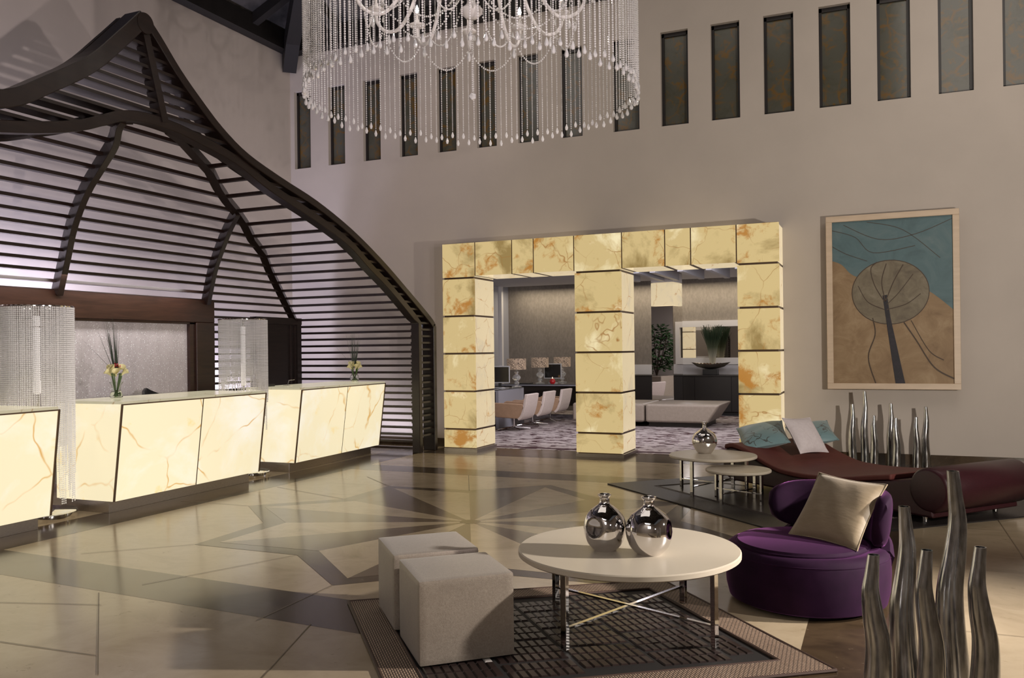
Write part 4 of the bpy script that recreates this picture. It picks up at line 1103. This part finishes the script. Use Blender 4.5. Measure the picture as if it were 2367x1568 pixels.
# ------------------------------------------------------------------ daybed
def daybed():
    root = thing('daybed', 'long maroon leather daybed with a wavy seat and bolster roll', 'daybed', (-1.5, 9.35, .0145), R(-40))
    Wd = 1.12
    def extr(poly, v0, v1, m):
        n = len(poly)
        m.add([(s, v0, z) for s, z in poly]+[(s, v1, z) for s, z in poly], [tuple(range(n)), tuple(range(2*n-1, n-1, -1))]+[(i, n+i, n+(i+1) % n, (i+1) % n) for i in range(n)], 0, False)
    top = [(-.09, .385), (0.0, .405), (.08, .402), (.25, .365), (.44, .295), (.69, .225), (.9, .208), (1.17, .210), (1.5, .235), (1.8, .285), (2.05, .325), (2.26, .36)]
    body = [(0.02, .055), (-.05, .075), (-.10, .13), (-.135, .22), (-.135, .31)]+top+[(2.40, .30), (2.45, .055)]
    m = MB(); extr([(s, z) for s, z in body], 0, Wd, m); m.build('base', LEATHER, root, .02, 3)
    tp = [(s, z) for s, z in smooth2(top[:-1])]
    low = [(s, z-.002) for s, z in tp]; up = [(s+(.0), z+.048) for s, z in tp]
    poly = [(low[0][0]-.005, low[0][1])]+low[1:]+up[::-1]
    m = MB(); extr(poly[::1], -.012, Wd+.012, m); m.build('mattress', SUEDE, root, .016, 3)
    rm = MB(); c = (2.41, .285); n = 48; r = .187
    prof = [(r-.02, -.012), (r-.006, -.006), (r, .012)]
    M = Matrix.Translation((c[0], 0, c[1])) @ Matrix.Rotation(-PI/2, 4, 'X')
    rm.lathe([(0, -.004), (r-.03, -.004), (r-.012, 0), (r, .016), (r, Wd-.016), (r-.012, Wd), (r-.03, Wd+.004), (0, Wd+.004)], n, 0, M, closed=False)
    rm.build('bolster', LEATHER, root)
    for s, v in ((.25, .1), (.25, Wd-.1), (2.3, .1), (2.3, Wd-.1), (1.3, .1), (1.3, Wd-.1)):
        MB().lathe([(.022, 0), (.022, .07)], 16).build('leg', CHROME, root, M=Matrix.Translation((s, v, 0)))
def smooth2(pts): return [(p.x, p.y) for p in smooth_path([(a, b, 0) for a, b in pts], 4)]
daybed()
def on_daybed(s, v, z):
    a = R(-40); return (-1.5+s*math.cos(a)-v*math.sin(a), 9.35+s*math.sin(a)+v*math.cos(a), z+.0145)
u_ = Vector((math.cos(R(-40)), math.sin(R(-40)), 0)); v_ = Vector((-u_.y, u_.x, 0)); zz = Vector((0, 0, 1))
cushion('cushion', TEAL, 'teal branch-print cushion at the end of the daybed nearest the side tables', on_daybed(.10, .36, .525), frame3(u_*.8-v_*.55-zz*.36, v_*.75+u_*.5+zz*.20), .54, .50, .17)
cushion('cushion', TEAL, 'teal branch-print cushion mostly hidden behind the pale one on the daybed', on_daybed(.20, .98, .52), frame3(u_*.75-v_*.45-zz*.34, v_*.75+u_*.6+zz*.14), .48, .46, .16)
cushion('cushion', WHITE_CLOTH, 'pale grey square cushion leaning on the teal cushions', on_daybed(.48, .60, .545), frame3(v_-zz*.03, zz*.82-u_*.62), .40, .44, .13)

# ------------------------------------------------------------------ lounge furniture
def lounge_desk(x0, x1, y0, y1, label):
    root = thing('office_desk', label, 'desk', ((x0+x1)/2, (y0+y1)/2, .004)); w_, d_ = (x1-x0)/2, (y1-y0)/2
    MB().box((-w_, -d_, .70), (w_, d_, .72)).build('apron', GREY_PANEL, root)
    MB().box((-w_, -d_, .72), (w_, d_, .738)).build('glass_top', DESKTOP, root, .003, 1)
    MB().box((w_-.06, -d_, 0), (w_, d_, .70)).build('end_panel', GREY_PANEL, root)
    MB().box((-w_, -d_, 0), (-w_+.06, d_, .70)).build('end_panel', GREY_PANEL, root)
    MB().box((-w_+.06, d_-.08, .2), (w_-.06, d_-.03, .70)).build('modesty_panel', TAUPE, root)
TAUPE = plain('taupe_laminate', (.10, .085, .075), rough=.4)
DESKTOP = plain('smoked_glass_top', (.10, .10, .105), rough=.08, spec=.8)
lounge_desk(-8.3, -6.70, 14.75, 16.0, 'grey lounge desk nearest the left portal opening, with one monitor')
lounge_desk(-8.4, -5.9, 17.35, 18.5, 'grey lounge desk farther back, behind the row of chairs')
def office_chair(loc, label):
    root = thing('lounge_chair', label, 'chair', loc, R(180), 'tan chairs at the lounge desks')
    # faces local +x
    def panel(name, pts, mat, th):
        m = MB(); m.add(pts, [tuple(range(len(pts)))]); o = m.build(name, mat, root); md = o.modifiers.new('solid', 'SOLIDIFY'); md.thickness = th; md.offset = 0
        b = o.modifiers.new('bevel', 'BEVEL'); b.width = .012; b.segments = 2
    for s in (-1, 1):
        y = .27*s
        prof = [(-.27, .30), (-.22, .23), (.22, .25), (.30, .30), (.34, .44), (.31, .50), (.26, .52), (-.30, .50), (-.33, .44)]
        panel('arm_panel', [(x, y, z) for x, z in prof], TAN, .045)
    m = MB(); m.sweep(smooth_path([(-.20, 0, .22), (-.27, 0, .28), (-.33, 0, .46), (-.37, 0, .68)], 5), (0, 1, 0), .055, .585); m.build('backrest', PALE_FABRIC, root, .015, 2)
    MB().box((-.27, -.25, .25), (.26, .25, .36)).build('seat', TAN, root, .03, 3)
    MB().tube([(0, 0, .05), (0, 0, .25)], .02, 12).build('column', CHROME, root)
    for k in range(4):
        a = PI/4+PI/2*k; MB().tube([(0, 0, .055), (.33*math.cos(a), .33*math.sin(a), .015)], .013, 8).build('base_spoke', CHROME, root)
    return root
ca = office_chair((-6.32, 14.60, .004), 'tan lounge chair nearest the left portal opening, first of a row of three')
dup(ca, (-6.33, 15.55, .004), label='middle tan lounge chair of the row of three at the lounge desk')
dup(ca, (-6.34, 16.55, .004), label='tan lounge chair at the far end of the row of three')
dup(ca, (-5.35, 17.75, .004), label='tan lounge chair half hidden behind the middle onyx pillar')
def desk_lamp(loc, label):
    root = thing('table_lamp', label, 'table lamp', loc, 0, 'glass lamps on the lounge desks')
    MB().lathe([(0, 0), (.10, 0), (.105, .015), (.09, .022), (.03, .03), (.03, .05), (.055, .07), (.06, .085), (.03, .11), (.05, .14), (.085, .18), (.085, .21), (.05, .25), (.025, .27), (.04, .295), (.035, .32), (.012, .335), (.012, .40), (0, .40)], 24, closed=False).build('glass_base', LAMPGLASS, root)
    MB().lathe([(.195, .36), (.195, .58)], 36, closed=False).build('drum_shade', DAMASK, root)
    MB().tube([(0, 0, .40), (0, 0, .57)], .006, 6).tube([(-.19, 0, .57), (.19, 0, .57)], .004, 6).build('shade_carrier', CHROME, root)
    return root
dl = desk_lamp((-6.76, 15.78, .744), 'patterned drum table lamp beside the monitor on the nearer lounge desk')
dup(dl, (-6.98, 17.62, .744), label='patterned drum table lamp left of the red candle on the farther lounge desk')
dup(dl, (-6.72, 18.35, .744), label='patterned drum table lamp right of the red candle, behind the far monitor')
def monitor(loc, rz, label):
    root = thing('monitor', label, 'monitor', loc, rz)
    MB().box((-.20, -.02, .10), (.20, .02, .44)).build('bezel', GREYPL, root, .006, 1)
    MB().box((-.18, -.023, .12), (.18, -.018, .42)).build('screen', SCREEN, root)
    MB().box((-.03, .0, .01), (.03, .03, .2)).build('neck', BLACK, root)
    MB().lathe([(0, 0), (.11, 0), (.11, .012), (0, .016)], 24, closed=False).build('foot', GREYPL, root)
monitor((-6.96, 15.40, .744), R(20), 'grey framed monitor on the nearer lounge desk')
monitor((-6.80, 17.95, .744), R(12), 'dark monitor on the farther lounge desk between two lamps')
o = thing('candle', 'round red candle on the farther lounge desk', 'candle', (-6.62, 17.45, .744))
MB().lathe([(0, 0), (.04, 0), (.062, .03), (.066, .06), (.05, .10), (.02, .12), (0, .12)], 20, closed=False).build('wax', RED, o)
MB().lathe([(0, .118), (.008, .13), (0, .155)], 8, closed=False).build('flame', emis('flame', (1, .6, .25), 12), o)
o = tag(MB().box((-.12, -.16, 0), (.12, .16, .01)).build('notebook', BLACK, loc=(-7.35, 17.66, .744)), 'dark papers lying on the farther lounge desk', 'papers')

# mirrored pillar with onyx block
def mirror_pillar():
    root = thing('mirror_pillar', 'square mirror-clad pillar with one onyx block near the ceiling', 'pillar', (-4.11, 17.2, .004), R(-10))
    MB().box((-.24, 0, 0), (.24, .5, 2.36)).build('mirror_cladding', MIRROR, root, .004, 1)
    MB().box((-.24, 0, 2.37), (.24, .5, 2.84)).build('onyx_block', ONYX_PORTAL_PALE, root, .004, 1)
    MB().box((-.24, 0, 2.85), (.24, .5, 3.05)).build('pillar_cap', WHITE_PAINT, root)
mirror_pillar()
def bench(x0, x1, y0, y1, label, slant):
    root = thing('lounge_bench', label, 'bench', ((x0+x1)/2, (y0+y1)/2, .004)); w_, d_ = (x1-x0)/2, (y1-y0)/2
    m = MB(); sl = .24 if slant else 0
    m.add([(-w_, -d_, .09), (w_-sl, -d_, .09), (w_-sl, d_, .09), (-w_, d_, .09), (-w_, -d_, .44), (w_, -d_, .44), (w_, d_, .44), (-w_, d_, .44)], [(0, 3, 2, 1), (4, 5, 6, 7), (0, 1, 5, 4), (1, 2, 6, 5), (2, 3, 7, 6), (3, 0, 4, 7)])
    m.build('upholstery', BENCH, root, .045, 4)
    MB().box((-w_+.05, -d_+.08, 0), (w_-.3, d_-.08, .09)).build('plinth', BLACKWOOD, root)
bench(-5.6, -4.16, 15.85, 17.15, 'beige leather bench segment beside the middle onyx pillar', False)
bench(-4.13, -2.72, 15.85, 17.15, 'beige leather bench segment with slanted free end, before the mirror pillar', True)
def sideboard():
    x0, x1, y0, y1 = -6.2, -1.4, 18.9, 19.5
    root = thing('sideboard', 'long black oak sideboard along the lounge rear wall', 'sideboard', ((x0+x1)/2, 19.2, .004)); w_ = (x1-x0)/2
    MB().box((-w_, -.28, .08), (w_, .3, .86)).build('carcass', BLACKWOOD, root)
    MB().box((-w_-.02, -.31, .86), (w_+.02, .3, .89)).build('worktop', BLACKWOOD, root, .003, 1)
    MB().box((-w_+.03, -.24, 0), (w_-.03, .3, .08)).build('plinth', BLACK, root)
    for k in range(6):
        a = -w_+k*2*w_/6
        MB().box((a+.006, -.30, .09), (a+2*w_/6-.006, -.28, .85)).build('door', BLACKWOOD, root)
sideboard()
def wall_mirror():
    root = thing('wall_mirror', 'wide pale-framed mirror above the black sideboard', 'mirror', (-3.55, LY, 1.12)); w_ = 1.15
    MB().box((-w_, -.06, 0), (w_, 0, .15)).box((-w_, -.06, .86), (w_, 0, 1.0)).box((-w_, -.06, .15), (-w_+.12, 0, .86)).box((w_-.12, -.06, .15), (w_, 0, .86)).build('mirror_frame', WHITE_PAINT, root)
    MB().box((-w_+.1, -.035, .13), (w_-.1, -.01, .88)).build('mirror_glass', MIRROR, root)
wall_mirror()
def arrangement():
    root = thing('grass_bowl', 'boat-shaped silver bowl with brown pods on a black stand', 'bowl', (-3.47, 19.05, .894))
    MB().prism([(-.16, -.12), (.16, -.12), (.16, .12), (-.16, .12)], 0, .13).build('stand', BLACK, root, .01)
    m = MB(); n = 36; vs = []; fs = []
    prof = [(.02, .13), (.12, .135), (.3, .17), (.42, .23), (.44, .235), (.40, .225), (.28, .19), (0.02, .16)]
    for r, z in prof:
        for k in range(n):
            a = 2*PI*k/n; vs.append((r*math.cos(a), r*.38*math.sin(a), z+.05*(r/.44)**3*abs(math.cos(a))))
    for i in range(len(prof)-1):
        for k in range(n): fs.append((i*n+k, i*n+(k+1) % n, (i+1)*n+(k+1) % n, (i+1)*n+k))
    m.add(vs, fs, 0, True).build('bowl', STEEL, root)
    rng = random.Random(4)
    for k in range(9): MB().ico((-.28+.07*k, rng.uniform(-.05, .05), .235), .04).build('pod', BALLS, root)
    g = MB()
    for k in range(170):
        a = rng.random()*6.28; r0 = .05*rng.random()**.5; sp = .06+.16*rng.random()**.7; hh = rng.uniform(.75, .92)
        g.tube([(.04+r0*math.cos(a), r0*math.sin(a), .2), (.04+(r0+sp*.4)*math.cos(a), (r0+sp*.4)*math.sin(a)*.7, .2+hh*.6), (.04+(r0+sp)*math.cos(a), (r0+sp)*.7*math.sin(a), .2+hh)], [.0022, .004, .003], 4)
    o = g.build('grass_sheaf', GRASS2, root)
def grassmat():
    m, nt, b = newmat('sheaf_grass'); tc = nt.nodes.new('ShaderNodeTexCoord'); sp = nt.nodes.new('ShaderNodeSeparateXYZ'); L(nt, tc.outputs['Object'], sp.inputs[0])
    L(nt, ramp(nt, sp.outputs['Z'], [(.35, (.55, .52, .42)), (.62, (.10, .12, .07)), (.8, (.022, .045, .022))]), b.inputs['Base Color']); setin(b, rough=.6); return m
GRASS2 = grassmat()
arrangement()

def potted_plant():
    root = thing('potted_plant', 'leafy green plant in a beige planter, seen reflected in the mirror pillar', 'plant', (-7.0, 13.1, .004))
    MB().box((-.40, -.40, 0), (.40, .40, .78)).build('planter', BENCH, root, .02, 2)
    rng = random.Random(11); m = MB(); st = MB()
    for k in range(9):
        a = rng.random()*6.28; st.tube([(0, 0, .75), (.1*math.cos(a), .1*math.sin(a), 1.1), (.35*math.cos(a), .35*math.sin(a), 1.65+.3*rng.random())], .012, 5)
    st.build('stem', STEMBROWN, root)
    for k in range(800):
        th = rng.random()*6.28; ph = math.acos(rng.uniform(-.8, 1)); r = .55*rng.uniform(.5, 1)
        c = Vector((r*math.sin(ph)*math.cos(th), r*math.sin(ph)*math.sin(th), 1.42+.75*rng.uniform(.6, 1)*math.cos(ph)))
        d = Vector((math.cos(th), math.sin(th), rng.uniform(-.6, .5))).normalized(); sd = d.cross(Vector((0, 0, 1))).normalized(); L_ = rng.uniform(.10, .18)
        n_ = d.cross(sd)*.012
        m.add([c, c+d*L_*.5+sd*L_*.28+n_, c+d*L_, c+d*L_*.5-sd*L_*.28+n_, c+d*L_*.5-n_], [(0, 4, 1), (1, 4, 2), (2, 4, 3), (3, 4, 0)])
    m.build('leaves', DARKLEAF, root)
STEMBROWN = plain('brown_stem', (.05, .03, .02), rough=.8)
DARKLEAF = noisy('dark_leaf', (.012, .035, .010), (.03, .075, .02), 12, rough=.4)
potted_plant()
